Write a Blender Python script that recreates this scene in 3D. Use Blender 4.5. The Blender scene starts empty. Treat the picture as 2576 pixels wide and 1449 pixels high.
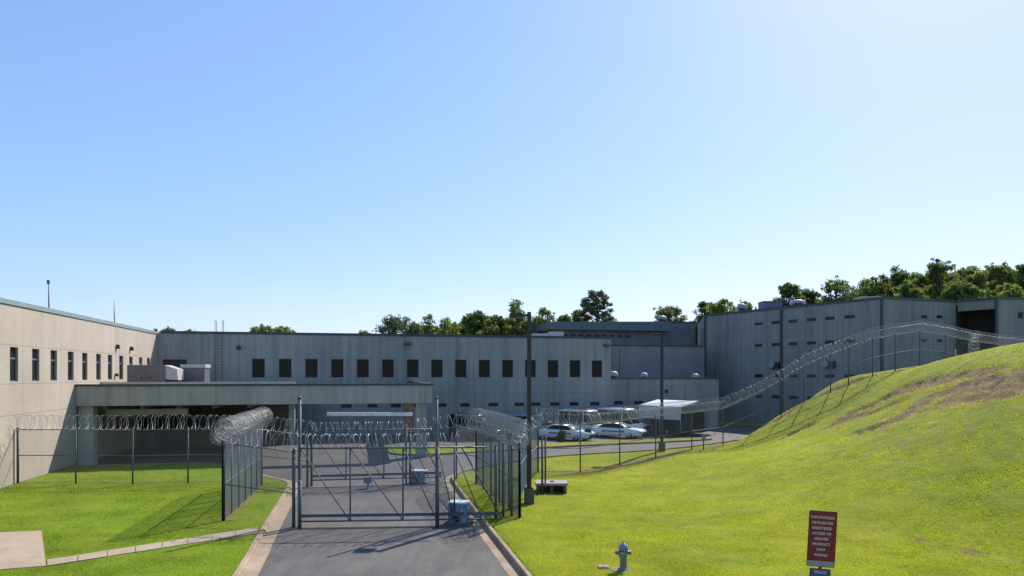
import bpy, math, random
import numpy as np
from mathutils import Vector, Matrix, noise
random.seed(7); rng = np.random.default_rng(7)
sc = bpy.context.scene
COL = sc.collection
R = math.radians
EYE = 6.1
FPX = 1717.0          # focal length in pixels of a 2576 px wide picture; horizon row 943

# ------------------------------------------------------------------ placing helpers
def G(px, py, h=0.0):                       # ground point seen at a picture position
    y = (EYE - h) * FPX / (py - 943.0)
    return Vector(((px - 1288.0) / FPX * y, y, h))
def ZP(px, y): return (px - 1288.0) / FPX * y
def HH(py, y): return EYE - (py - 943.0) / FPX * y
RV = Vector((.9754, .2204, 0)); VV = Vector((-.2204, .9754, 0)); UP = Vector((0, 0, 1))
def S(u, v, h=0.0): return RV * u + VV * v + UP * h      # site axes: along the long block / away from camera
def on_wall(px, py, A, B):                  # point of the vertical plane through A,B seen at px,py
    d = B - A; k = (px - 1288.0) / FPX
    t = (k * A.y - A.x) / (d.x - k * d.y)
    p = A + d * t
    return t * Vector((d.x, d.y, 0)).length, HH(py, p.y)

# ------------------------------------------------------------------ materials
MATS = {}
def new_mat(name):
    m = bpy.data.materials.new(name); m.use_nodes = True
    nt = m.node_tree; b = nt.nodes['Principled BSDF']
    return m, nt, b
def rgb(c): return (c[0], c[1], c[2], 1)
def ramp(nt, fac, stops):
    r = nt.nodes.new('ShaderNodeValToRGB'); e = r.color_ramp.elements
    e[0].position = stops[0][0]; e[0].color = rgb(stops[0][1])
    e[1].position = stops[-1][0]; e[1].color = rgb(stops[-1][1])
    for p, c in stops[1:-1]:
        x = e.new(p); x.color = rgb(c)
    nt.links.new(fac, r.inputs[0]); return r.outputs[0]
def tex_noise(nt, scale, detail=4, rough=.6, mapping=None, vec='Object'):
    tc = nt.nodes.new('ShaderNodeTexCoord'); n = nt.nodes.new('ShaderNodeTexNoise')
    n.inputs['Scale'].default_value = scale; n.inputs['Detail'].default_value = detail; n.inputs['Roughness'].default_value = rough
    src = tc.outputs[vec]
    if mapping:
        mp = nt.nodes.new('ShaderNodeMapping'); mp.inputs['Scale'].default_value = mapping
        nt.links.new(src, mp.inputs[0]); src = mp.outputs[0]
    nt.links.new(src, n.inputs['Vector']); return n.outputs['Fac']
def mixc(nt, fac, a, b, mode='MIX'):
    m = nt.nodes.new('ShaderNodeMix'); m.data_type = 'RGBA'; m.blend_type = mode
    for s, v in ((0, fac), (6, a), (7, b)):
        if isinstance(v, (int, float)): m.inputs[s].default_value = v
        elif isinstance(v, tuple): m.inputs[s].default_value = rgb(v)
        else: nt.links.new(v, m.inputs[s])
    return m.outputs[2]
def bump(nt, b, h, strength=.3, dist=.02):
    bp = nt.nodes.new('ShaderNodeBump'); bp.inputs['Strength'].default_value = strength; bp.inputs['Distance'].default_value = dist
    nt.links.new(h, bp.inputs['Height']); nt.links.new(bp.outputs[0], b.inputs['Normal'])
def simple(name, c, rough=.6, metal=0.0, var=.15, scale=3.0, spec=.5):
    if name in MATS: return MATS[name]
    m, nt, b = new_mat(name)
    n = tex_noise(nt, scale, 5, .65)
    lo = tuple(x * (1 - var) for x in c); hi = tuple(min(1, x * (1 + var)) for x in c)
    nt.links.new(ramp(nt, n, [(.3, lo), (.7, hi)]), b.inputs['Base Color'])
    b.inputs['Roughness'].default_value = rough; b.inputs['Metallic'].default_value = metal
    b.inputs['Specular IOR Level'].default_value = spec
    MATS[name] = m; return m
def math_node(nt, op, a, b=None, c=None):
    m = nt.nodes.new('ShaderNodeMath'); m.operation = op
    for i, v in enumerate((a, b, c)):
        if v is None: continue
        if isinstance(v, (int, float)): m.inputs[i].default_value = v
        else: nt.links.new(v, m.inputs[i])
    return m.outputs[0]
def concrete(name, base, dirt, panel=2.46, rib=.35, streak=.5, hjoints=(), off=0.0, rough=.9):
    """precast wall panels: uses object coords x = along wall, z = up"""
    m, nt, b = new_mat(name)
    tc = nt.nodes.new('ShaderNodeTexCoord'); sp = nt.nodes.new('ShaderNodeSeparateXYZ')
    nt.links.new(tc.outputs['Object'], sp.inputs[0]); X, Y, Z = sp.outputs
    n1 = tex_noise(nt, 1.0, 7, .72, (2.6, 2.6, .10))
    n2 = tex_noise(nt, .22, 5, .6)
    n3 = tex_noise(nt, 9.0, 5, .6, (1.5, 1.5, .45))
    n4 = tex_noise(nt, 1.0, 5, .7, (.8, .8, .05))
    c = mixc(nt, ramp(nt, n2, [(.35, (0, 0, 0)), (.65, (1, 1, 1))]), base, tuple(x * .86 for x in base))
    st = ramp(nt, n1, [(.42, (0, 0, 0)), (.72, (1, 1, 1))])
    st4 = ramp(nt, n4, [(.48, (0, 0, 0)), (.68, (1, 1, 1))])
    k = math_node(nt, 'MULTIPLY', math_node(nt, 'MAXIMUM', st, st4), streak)
    c = mixc(nt, k, c, dirt)
    c = mixc(nt, .22, c, ramp(nt, n3, [(.3, (.2, .2, .2)), (.7, (1, 1, 1))]), 'MULTIPLY')
    # each panel slightly its own tone
    pn = nt.nodes.new('ShaderNodeTexWhiteNoise'); pn.noise_dimensions = '1D'
    nt.links.new(math_node(nt, 'FLOOR', math_node(nt, 'DIVIDE', math_node(nt, 'ADD', X, off), panel)), pn.inputs['W'])
    c = mixc(nt, .16, c, ramp(nt, pn.outputs['Value'], [(0, (.5, .5, .52)), (1, (1, 1, 1))]), 'MULTIPLY')
    # joints
    fx = math_node(nt, 'FRACT', math_node(nt, 'DIVIDE', math_node(nt, 'ADD', X, off), panel))
    j = math_node(nt, 'LESS_THAN', fx, .035 / panel)
    if rib:
        fr = math_node(nt, 'FRACT', math_node(nt, 'DIVIDE', X, rib))
        j2 = math_node(nt, 'MULTIPLY', math_node(nt, 'LESS_THAN', fr, .09), .16)
        j = math_node(nt, 'MAXIMUM', j, j2)
    for hz in hjoints:
        d = math_node(nt, 'ABSOLUTE', math_node(nt, 'SUBTRACT', Z, hz))
        j = math_node(nt, 'MAXIMUM', j, math_node(nt, 'LESS_THAN', d, .02))
    c = mixc(nt, math_node(nt, 'MULTIPLY', j, .75), c, tuple(x * .42 for x in base))
    nt.links.new(c, b.inputs['Base Color']); b.inputs['Roughness'].default_value = rough
    b.inputs['Specular IOR Level'].default_value = .25
    bump(nt, b, math_node(nt, 'SUBTRACT', n3, j), .35, .02)
    MATS[name] = m; return m

M_BEIGE = concrete('beige precast', (.49, .42, .345), (.31, .26, .205), 2.5, .62, .18, (3.9, 5.6, 7.72), .6)  # beige base colour with streaks and panel joints
M_GREY = concrete('streaked precast', (.37, .37, .36), (.10, .11, .12), 4.92, .4, .52, (4.2,), 1.2)
M_GREY2 = concrete('older precast', (.31, .31, .31), (.09, .095, .105), 3.1, .5, .5, (4.9, 9.4), .5)
M_FASC = concrete('canopy concrete', (.50, .48, .43), (.20, .19, .16), 5.9, 0, .5, (), .8)
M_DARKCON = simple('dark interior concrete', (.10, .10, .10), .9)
M_COPE = simple('grey green metal coping', (.24, .30, .30), .45, .3)
M_DCOPE = simple('dark metal coping', (.035, .042, .055), .5)
M_GLASS = simple('dark window glass', (.016, .018, .020), .25, 0, .3, 1.5, .25)
M_BROWN = simple('bronze glass panel', (.016, .013, .008), .35, 0, .35, 1.2, .2)
M_FRAME = simple('window frame metal', (.16, .18, .21), .5, .4)
M_GALV = simple('galvanised steel', (.30, .32, .36), .42, .75, .2, 6)
M_GALVD = simple('weathered galvanised steel', (.085, .095, .115), .6, .25, .3, 6)
M_WIRE = simple('chain link wire', (.24, .25, .27), .5, .3, .1)
M_RAZOR = simple('razor wire', (.34, .335, .33), .58, .3, .35, 9)
M_BRONZE = simple('dark bronze pole paint', (.030, .026, .024), .5, .2)
M_PED = simple('pole pedestal concrete', (.11, .10, .095), .95, 0, .3, 5)
M_KERB = None
M_WHITE = simple('white car paint', (.62, .64, .68), .28, 0, .04, 1)
M_BLACK = simple('black plastic', (.012, .012, .013), .45)
M_TYRE = simple('tyre rubber', (.016, .016, .016), .85)
M_CGLASS = simple('car glass', (.010, .012, .015), .4, 0, .15, 3, .12)
M_RED = simple('red lamp lens', (.35, .015, .02), .25)
M_CHROME = simple('wheel metal', (.45, .45, .46), .35, .7)
M_TARP = simple('white vinyl cover', (.46, .48, .52), .55, 0, .08, .8)
M_BOX = simple('blue grey steel box', (.13, .21, .28), .5, .1, .15, 2)
M_BOXTOP = simple('pale box lid', (.55, .60, .62), .5)
M_HVAC = simple('tan grey sheet metal', (.15, .132, .13), .6, .1, .15, 2)
M_HVACL = simple('pale sheet metal', (.42, .40, .40), .5, .2)
M_VENT = simple('spun aluminium', (.25, .27, .31), .6, .2)
M_BARK = simple('bark', (.07, .055, .042), .95, 0, .3, 4)

def kerb_mat():
    m, nt, b = new_mat('kerb concrete')
    n = tex_noise(nt, .8, 6, .7); n2 = tex_noise(nt, 14, 4, .6)
    c = ramp(nt, n, [(.3, (.225, .145, .09)), (.52, (.33, .24, .165)), (.72, (.40, .32, .24))])
    c = mixc(nt, .3, c, ramp(nt, n2, [(.3, (.45, .42, .4)), (.7, (1, 1, 1))]), 'MULTIPLY')
    nt.links.new(c, b.inputs['Base Color']); b.inputs['Roughness'].default_value = .92
    bump(nt, b, n2, .4, .01); return m
M_KERB = kerb_mat()
def asphalt_mat():
    m, nt, b = new_mat('asphalt')
    n = tex_noise(nt, .35, 6, .65); n2 = tex_noise(nt, 40, 3, .7); n3 = tex_noise(nt, 1.1, 7, .75, (2.2, .35, 1))
    c = ramp(nt, n, [(.3, (.085, .076, .071)), (.5, (.108, .098, .092)), (.7, (.13, .12, .112))])
    c = mixc(nt, .75, c, ramp(nt, n3, [(.35, (.62, .62, .64)), (.65, (1.15, 1.12, 1.1))]), 'MULTIPLY')
    c = mixc(nt, .55, c, ramp(nt, n2, [(.3, (.45, .45, .45)), (.7, (1.4, 1.4, 1.4))]), 'MULTIPLY')
    st = ramp(nt, tex_noise(nt, .7, 5, .6, (1, .8, 1)), [(.56, (0, 0, 0)), (.64, (1, 1, 1))]); sp2 = ramp(nt, tex_noise(nt, 3.2, 3, .5), [(.66, (0, 0, 0)), (.70, (1, 1, 1))])
    c = mixc(nt, math_node(nt, 'MULTIPLY', math_node(nt, 'MAXIMUM', st, sp2), .32), c, (.05, .046, .046))
    v = nt.nodes.new('ShaderNodeTexVoronoi'); v.feature = 'DISTANCE_TO_EDGE'; v.inputs['Scale'].default_value = .3
    tc = nt.nodes.new('ShaderNodeTexCoord'); wn = nt.nodes.new('ShaderNodeTexNoise'); wn.inputs['Scale'].default_value = 1.2
    nt.links.new(tc.outputs['Object'], wn.inputs['Vector'])
    ad = nt.nodes.new('ShaderNodeVectorMath'); ad.operation = 'ADD'
    nt.links.new(tc.outputs['Object'], ad.inputs[0]); nt.links.new(wn.outputs['Color'], ad.inputs[1]); nt.links.new(ad.outputs[0], v.inputs['Vector'])
    ck = math_node(nt, 'MULTIPLY', math_node(nt, 'LESS_THAN', v.outputs['Distance'], .0035), .3)
    c = mixc(nt, ck, c, (.04, .04, .045))
    nt.links.new(c, b.inputs['Base Color']); b.inputs['Roughness'].default_value = .82; b.inputs['Specular IOR Level'].default_value = .35
    bump(nt, b, n2, .5, .01); return m
M_ASPH = asphalt_mat()
def pad_mat():
    m, nt, b = new_mat('pad concrete')
    n = tex_noise(nt, 1.0, 6, .7); n2 = tex_noise(nt, 20, 4, .6)
    c = ramp(nt, n, [(.3, (.29, .21, .15)), (.7, (.40, .305, .225))])
    c = mixc(nt, .25, c, ramp(nt, n2, [(.3, (.5, .5, .5)), (.7, (1, 1, 1))]), 'MULTIPLY')
    nt.links.new(c, b.inputs['Base Color']); b.inputs['Roughness'].default_value = .9
    bump(nt, b, n2, .3, .01); return m
M_PAD = pad_mat()
def grass_mat():
    m, nt, b = new_mat('mown grass')
    at = nt.nodes.new('ShaderNodeVertexColor'); at.layer_name = 'dirt'
    sp = nt.nodes.new('ShaderNodeSeparateColor'); nt.links.new(at.outputs[0], sp.inputs[0])
    big = tex_noise(nt, .13, 5, .6); mid = tex_noise(nt, .9, 7, .72, (.9, 1.0, 1)); fine = tex_noise(nt, 7, 6, .75, (1, 1.5, 1)); tiny = tex_noise(nt, 34, 4, .75)
    c = ramp(nt, big, [(.3, (.155, .185, .009)), (.5, (.225, .24, .012)), (.7, (.295, .285, .019))])
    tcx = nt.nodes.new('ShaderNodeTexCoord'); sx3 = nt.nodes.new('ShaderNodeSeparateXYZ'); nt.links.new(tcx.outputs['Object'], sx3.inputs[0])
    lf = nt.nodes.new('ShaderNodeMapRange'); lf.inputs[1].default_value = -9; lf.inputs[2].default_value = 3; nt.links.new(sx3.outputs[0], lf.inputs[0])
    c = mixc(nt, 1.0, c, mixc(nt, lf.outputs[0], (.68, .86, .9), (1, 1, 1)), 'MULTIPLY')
    c2 = ramp(nt, mid, [(.36, (.55, .70, .6)), (.5, (.97, 1.0, .95)), (.64, (1.28, 1.18, 1.05))])
    c = mixc(nt, .75, c, c2, 'MULTIPLY')
    c = mixc(nt, .6, c, ramp(nt, fine, [(.36, (.4, .5, .4)), (.64, (1.5, 1.4, 1.4))]), 'MULTIPLY')
    c = mixc(nt, .5, c, ramp(nt, tiny, [(.3, (.45, .5, .4)), (.7, (1.5, 1.4, 1.4))]), 'MULTIPLY')
    # thin browned turf on the bank
    thin = math_node(nt, 'MULTIPLY', sp.outputs[1], ramp(nt, tex_noise(nt, 1.7, 7, .75, (.7, .7, 2.5)), [(.45, (0, 0, 0)), (.62, (1, 1, 1))]))
    c = mixc(nt, math_node(nt, 'MULTIPLY', thin, .8), c, (.16, .13, .055))
    dn = ramp(nt, tex_noise(nt, 2.2, 8, .78, (.8, .8, 3)), [(.36, (0, 0, 0)), (.46, (1, 1, 1))])
    soil = ramp(nt, fine, [(.35, (.085, .045, .025)), (.65, (.28, .175, .11))])
    k = math_node(nt, 'MULTIPLY', sp.outputs[0], dn)
    c = mixc(nt, k, c, soil)
    nt.links.new(c, b.inputs['Base Color']); b.inputs['Roughness'].default_value = .9; b.inputs['Specular IOR Level'].default_value = .1
    b.inputs['Sheen Weight'].default_value = .1; b.inputs['Sheen Roughness'].default_value = .5; b.inputs['Sheen Tint'].default_value = (.9, 1, .3, 1)
    hs = math_node(nt, 'ADD', math_node(nt, 'MULTIPLY', fine, .6), math_node(nt, 'MULTIPLY', tiny, .4))
    bump(nt, b, math_node(nt, 'ADD', hs, mid), .8, .12); return m
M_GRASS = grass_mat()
def leaf_mat(name, c, tr=.45):
    m, nt, b = new_mat(name); out = nt.nodes['Material Output']
    at = nt.nodes.new('ShaderNodeVertexColor'); at.layer_name = 'tone'
    n = tex_noise(nt, .35, 4, .6)
    col = mixc(nt, 1.0, ramp(nt, n, [(.3, tuple(x * .7 for x in c)), (.7, tuple(x * 1.3 for x in c))]), at.outputs[0], 'MULTIPLY')
    nt.links.new(col, b.inputs['Base Color']); b.inputs['Roughness'].default_value = .65; b.inputs['Specular IOR Level'].default_value = .25
    t = nt.nodes.new('ShaderNodeBsdfTranslucent'); tc = mixc(nt, 1.0, col, (1.5, 1.7, .7), 'MULTIPLY'); nt.links.new(tc, t.inputs[0])
    mx = nt.nodes.new('ShaderNodeMixShader'); mx.inputs[0].default_value = tr
    nt.links.new(b.outputs[0], mx.inputs[1]); nt.links.new(t.outputs[0], mx.inputs[2]); nt.links.new(mx.outputs[0], out.inputs['Surface'])
    return m
M_LEAF = leaf_mat('oak foliage', (.125, .145, .060)); M_LEAF2 = leaf_mat('light foliage', (.165, .185, .065)); M_PINE = leaf_mat('pine foliage', (.10, .11, .075), .3)
M_SHRUB = leaf_mat('shrub foliage', (.04, .07, .02), .2)

# ------------------------------------------------------------------ mesh builder
class MB:
    def __init__(s): s.v = []; s.f = []; s.sm = []
    def quad(s, a, b, c, d):
        n = len(s.v); s.v += [tuple(a), tuple(b), tuple(c), tuple(d)]; s.f.append((n, n+1, n+2, n+3)); return s
    def poly(s, pts):
        n = len(s.v); s.v += [tuple(p) for p in pts]; s.f.append(tuple(range(n, n + len(pts)))); return s
    def hexa(s, p):                           # 8 corners: bottom 4 ccw, top 4 ccw
        n = len(s.v); s.v += [tuple(q) for q in p]
        s.f += [(n+3, n+2, n+1, n), (n+4, n+5, n+6, n+7), (n, n+1, n+5, n+4), (n+1, n+2, n+6, n+5), (n+2, n+3, n+7, n+6), (n+3, n, n+4, n+7)]; return s
    def box(s, x0, x1, y0, y1, z0, z1):
        return s.hexa([(x0, y0, z0), (x1, y0, z0), (x1, y1, z0), (x0, y1, z0), (x0, y0, z1), (x1, y0, z1), (x1, y1, z1), (x0, y1, z1)])
    def bevbox(s, x0, x1, y0, y1, z0, z1, b=.02):
        pr = [(x0+b, y0), (x1-b, y0), (x1, y0+b), (x1, y1-b), (x1-b, y1), (x0+b, y1), (x0, y1-b), (x0, y0+b)]
        cx, cy = (x0+x1)/2, (y0+y1)/2; n = len(s.v)
        sh = lambda p, k: (cx + (p[0]-cx)*(1-k/(abs(x1-x0)/2)), cy + (p[1]-cy)*(1-k/(abs(y1-y0)/2)))
        for z, k in ((z0, 0), (z1-b, 0), (z1, b)):
            for p in pr: q = sh(p, k); s.v.append((q[0], q[1], z))
        for r in range(2):
            for i in range(8): s.f.append((n+r*8+i, n+r*8+(i+1) % 8, n+(r+1)*8+(i+1) % 8, n+(r+1)*8+i))
        s.f.append(tuple(range(n+7, n-1, -1))); s.f.append(tuple(range(n+16, n+24))); return s
    def sbox(s, u0, u1, v0, v1, z0, z1):      # box in site axes
        return s.hexa([S(u0, v0, z0), S(u1, v0, z0), S(u1, v1, z0), S(u0, v1, z0), S(u0, v0, z1), S(u1, v0, z1), S(u1, v1, z1), S(u0, v1, z1)])
    def tube(s, pts, r, n=6, cap=True, smooth=True):
        pts = [Vector(p) for p in pts]; rs = r if isinstance(r, (list, tuple)) else [r] * len(pts)
        base = len(s.v); t0 = (pts[1] - pts[0]).normalized()
        a = UP if abs(t0.z) < .9 else Vector((1, 0, 0)); nx = t0.cross(a).normalized()
        for i, p in enumerate(pts):
            t = (pts[min(i+1, len(pts)-1)] - pts[max(i-1, 0)]).normalized()
            nx = (nx - t * nx.dot(t)).normalized(); ny = t.cross(nx)
            for k in range(n):
                w = 2*math.pi*k/n + math.pi/n; s.v.append(tuple(p + (nx*math.cos(w) + ny*math.sin(w)) * rs[i]))
        for i in range(len(pts)-1):
            for k in range(n):
                s.f.append((base+i*n+k, base+i*n+(k+1) % n, base+(i+1)*n+(k+1) % n, base+(i+1)*n+k)); 
                if smooth and n > 4: s.sm.append(len(s.f)-1)
        if cap: s.f.append(tuple(range(base+n-1, base-1, -1))); s.f.append(tuple(range(base+(len(pts)-1)*n, base+len(pts)*n)))
        return s
    def lathe(s, prof, c=(0, 0), n=16):      # prof [(r,z)]
        base = len(s.v)
        for r, z in prof:
            for k in range(n): w = 2*math.pi*k/n; s.v.append((c[0]+r*math.cos(w), c[1]+r*math.sin(w), z))
        for i in range(len(prof)-1):
            for k in range(n): s.f.append((base+i*n+k, base+i*n+(k+1) % n, base+(i+1)*n+(k+1) % n, base+(i+1)*n+k)); s.sm.append(len(s.f)-1)
        s.f.append(tuple(range(base+n-1, base-1, -1))); s.f.append(tuple(range(base+(len(prof)-1)*n, base+len(prof)*n)))
        return s
    def build(s, name, mat, parent=None, loc=None):
        me = bpy.data.meshes.new(name); o = bpy.data.objects.new(name, me)
        M = Matrix.Identity(4)
        if loc is not None: M = loc if isinstance(loc, Matrix) else Matrix.Translation(loc)
        inv = M.inverted()
        vs = [tuple(inv @ Vector(v)) for v in s.v] if loc is not None else s.v
        me.from_pydata(vs, [], s.f); me.materials.append(mat)
        for i in s.sm: me.polygons[i].use_smooth = True
        COL.objects.link(o); o.matrix_world = M
        if parent is not None:
            o.parent = parent; pm = WM.get(parent.name, Matrix.Identity(4)); o.matrix_parent_inverse = Matrix.Identity(4)
            o.matrix_basis = pm.inverted() @ M
        WM[o.name] = M
        return o
WM = {}
def tag(o, label=None, cat=None, group=None, kind=None):
    if label: o['label'] = label
    if cat: o['category'] = cat
    if group: o['group'] = group
    if kind: o['kind'] = kind
    return o
def empty(name, loc, rz=0, label=None, cat=None, group=None):
    o = bpy.data.objects.new(name, None); COL.objects.link(o); o.empty_display_size = .3
    M = Matrix.Translation(loc) @ Matrix.Rotation(rz, 4, 'Z'); o.matrix_world = M; WM[o.name] = M
    return tag(o, label, cat, group)
def copy_tree(o, parent=None):
    c = o.copy(); COL.objects.link(c)
    if parent is not None: c.parent = parent
    for ch in [x for x in list(COL.objects) if x.parent is o]: copy_tree(ch, c)
    return c
def wall_frame(A, B):                         # local frame: x along wall from A, -y towards viewer (front), z up
    d = (B - A); d.z = 0; d.normalize(); yv = Vector((-d.y, d.x, 0))
    M = Matrix(((d.x, yv.x, 0, A.x), (d.y, yv.y, 0, A.y), (0, 0, 1, A.z), (0, 0, 0, 1)))
    return M

# ------------------------------------------------------------------ walls with real openings
def open_wall(M, L, H, openings, mat, parent, name='wall', depth=.22, z0=-.3, back=True, thick=.4):
    """front face on local y=0 with recessed openings [(x0,x1,z0,z1)]"""
    mb = MB(); xs = sorted({0, L} | {a for o in openings for a in o[:2]}); zs = sorted({z0, H} | {a for o in openings for a in o[2:4]})
    P = lambda x, y, z: M @ Vector((x, y, z))
    for i in range(len(xs)-1):
        for k in range(len(zs)-1):
            cx = (xs[i]+xs[i+1])/2; cz = (zs[k]+zs[k+1])/2
            if any(o[0] < cx < o[1] and o[2] < cz < o[3] for o in openings): continue
            mb.quad(P(xs[i], 0, zs[k]), P(xs[i+1], 0, zs[k]), P(xs[i+1], 0, zs[k+1]), P(xs[i], 0, zs[k+1]))
    for (a, b, c, d) in [o[:4] for o in openings]:
        mb.quad(P(a, 0, c), P(a, depth, c), P(a, depth, d), P(a, 0, d)); mb.quad(P(b, 0, c), P(b, 0, d), P(b, depth, d), P(b, depth, c))
        mb.quad(P(a, 0, c), P(b, 0, c), P(b, depth, c), P(a, depth, c)); mb.quad(P(a, 0, d), P(a, depth, d), P(b, depth, d), P(b, 0, d))
    return mb.build(name, mat, parent, M)
def lbox(mb, M, x0, x1, y0, y1, z0, z1):
    P = lambda x, y, z: M @ Vector((x, y, z))
    mb.hexa([P(x0, y0, z0), P(x1, y0, z0), P(x1, y1, z0), P(x0, y1, z0), P(x0, y0, z1), P(x1, y0, z1), P(x1, y1, z1), P(x0, y1, z1)]); return mb
def window(M, o, parent, mat, mull=None, depth=.15, frame=True):
    x0, x1, z0, z1 = o; mb = MB(); lbox(mb, M, x0, x1, depth, depth+.04, z0, z1)
    w = mb.build('window', mat, parent, M)
    if frame:
        f = MB(); t = .045
        for (a, b, c, d) in ((x0, x0+t, z0, z1), (x1-t, x1, z0, z1), (x0+t, x1-t, z0, z0+t), (x0+t, x1-t, z1-t, z1)): lbox(f, M, a, b, depth-.04, depth-.003, c, d)
        if mull: lbox(f, M, x0+t, x1-t, depth-.04, depth-.003, mull-.05, mull+.05)
        f.build('frame', M_FRAME, w, M)
    return w

# ------------------------------------------------------------------ site plan
def offset(line, d):                          # left-hand offset of an open polyline
    out = []
    for i, p in enumerate(line):
        a = Vector(line[max(i-1, 0)]); b = Vector(line[min(i+1, len(line)-1)]); pv = Vector(p)
        if 0 < i < len(line)-1:
            t1 = (pv-a).normalized(); t2 = (b-pv).normalized(); n1 = Vector((-t1.y, t1.x)); n2 = Vector((-t2.y, t2.x)); n = (n1+n2).normalized(); n = n / max(.5, n.dot(n1))
        else:
            t = (b-a).normalized(); n = Vector((-t.y, t.x))
        out.append((pv.x+n.x*d, pv.y+n.y*d))
    return out
def smooth_line(p, it=2):
    for _ in range(it):
        q = [p[0]]
        for i in range(len(p)-1):
            a, b = p[i], p[i+1]; q.append((a[0]*.75+b[0]*.25, a[1]*.75+b[1]*.25)); q.append((a[0]*.25+b[0]*.75, a[1]*.25+b[1]*.75))
        q.append(p[-1]); p = q
    return p
left_edge = smooth_line([(-.5, -12), (-7.7, 20.7), (-9.35, 27.6), (-11.0, 35.0), (-11.9, 38.6), (-14.2, 40.6), (-16.9, 43.6), (-19.2, 46.4), (-21.5, 47.0), (-29.4, 45.3)], 2)
right_edge = smooth_line([(6.9, -12), (-.06, 20.7), (-1.75, 28.5), (-3.5, 37.0), (-4.1, 40.6), (-2.9, 43.5), (.65, 48.3), (3.35, 50.8), (11.6, 54.3), (18.1, 60.2), (22.5, 65), (27, 71.7), (33, 77)], 2)
paved = left_edge + [(-31, 50), (-40, 66), (-30, 100), (40, 110), (44, 84)] + right_edge[::-1]
paved_np = np.array(paved)
def sdist(P, poly, closed=True):              # + outside
    P = np.asarray(P, float); n = len(poly); best = np.full(len(P), 1e9); inside = np.zeros(len(P), bool)
    rngi = range(n if closed else n-1)
    for i in rngi:
        a = poly[i]; b = poly[(i+1) % n]; ab = b-a; L = (ab**2).sum()
        t = np.clip(((P-a) @ ab)/L, 0, 1); d = np.hypot(*(P-(a+t[:, None]*ab)).T); best = np.minimum(best, d)
        if closed:
            c = ((a[1] > P[:, 1]) != (b[1] > P[:, 1])); xx = (b[0]-a[0])*(P[:, 1]-a[1])/((b[1]-a[1]) or 1e-9)+a[0]
            inside ^= c & (P[:, 0] < xx)
    return np.where(inside, -best, best) if closed else best

CTRL = [(-30,20,0),(-20,40,0),(-10,15,0),(-5,30,0),(0,28,0),(3,20,0),(8,15,0),(6,25,0),(2,36,-.12),(1,44,0),(4,49,0),(12,54,.1),(18,60,.05),(14,18,0),(10,26,.15),
 (8.3,33,0),(9,40.7,-.15),(11.5,47.5,0),(5,40,-.25),(-20,60,0),(0,60,0),(-30,90,0),(0,100,0),(10,70,0),(20,68,0),(-20,-5,0),(5,0,0),(30,90,0),
 (17.5,56.6,.35),(20.3,57,1.35),(22.6,57.3,2.44),(24.6,57.5,3.67),(26.6,57,4.6),(27.9,56.5,5.15),(29.9,56.5,5.9),(32,57,6.28),
 (21.75,59,1.72),(23.4,59,2.63),(25.6,59,3.76),(27.5,59,5.07),(28.4,59,5.5),(29.4,59,5.8),(31.4,59,6.15),(33.9,60,6.42),
 (24,65,.3),(30,66,2.2),(36,70,4.5),(41,62,6.2),(49,66,5.7),(55,60,6.5),(60,80,5.5),
 (29.8,50,6.45),(30.9,46,7.28),(31.4,42,7.67),(34,34,8),(40,50,7.6),(45,40,8.6),(38,25,7),(60,40,9),(60,10,8),
 (24.65,51.6,3.28),(23.3,52.1,2.67),(21.3,52.5,1.64),(19.6,52.8,.96),(17,52.5,.1),(14.5,51,0),(15,45,.7),(20,45,1.9),(25,45,4.0),(22,48,2.3),(27,48,5.0),(15,36,1.3),(22,36,3.6),(27,36,6.0),(15,30,1.1),(22,30,3.3),(28,30,5.3),(19,24,1.2),(26,24,3.2),(15,19,0),(22,18,1),(30,18,3),(35,5,3),(18,5,0)]
CT = np.array(CTRL, float)
def tps_u(r): return np.where(r > 0, r*r*np.log(r+1e-12), 0)
_n = len(CT); _K = tps_u(np.hypot(CT[:, None, 0]-CT[None, :, 0], CT[:, None, 1]-CT[None, :, 1])) + np.eye(_n)*.3
_P = np.c_[np.ones(_n), CT[:, :2]]; _A = np.block([[_K, _P], [_P.T, np.zeros((3, 3))]]); _W = np.linalg.solve(_A, np.r_[CT[:, 2], 0, 0, 0])
def hill(P):
    out = _W[_n] + P @ _W[_n+1:]
    for i in range(_n): out = out + _W[i]*tps_u(np.hypot(P[:, 0]-CT[i, 0], P[:, 1]-CT[i, 1]))
    return out
def sstep(x, a, b): t = np.clip((x-a)/(b-a), 0, 1); return t*t*(3-2*t)
def terrain(P, raw=False):
    P = np.atleast_2d(np.asarray(P, float)); d = sdist(P, paved_np)
    h = hill(P)
    far = sstep(np.hypot(P[:, 0]-8, P[:, 1]-45), 62, 90)
    rightm = sstep(P[:, 0], 1.0, 5.0); h = h * rightm * (1-far) + far*0
    h = np.where(P[:, 0] > 70, 0, h)
    w = sstep(d, .6, 4.5); h = h*w
    base = -.15 + .28*np.clip((d-.35)/.25, 0, 1)
    return base + h
def TZ(x, y): return float(terrain([(x, y)])[0])

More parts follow.
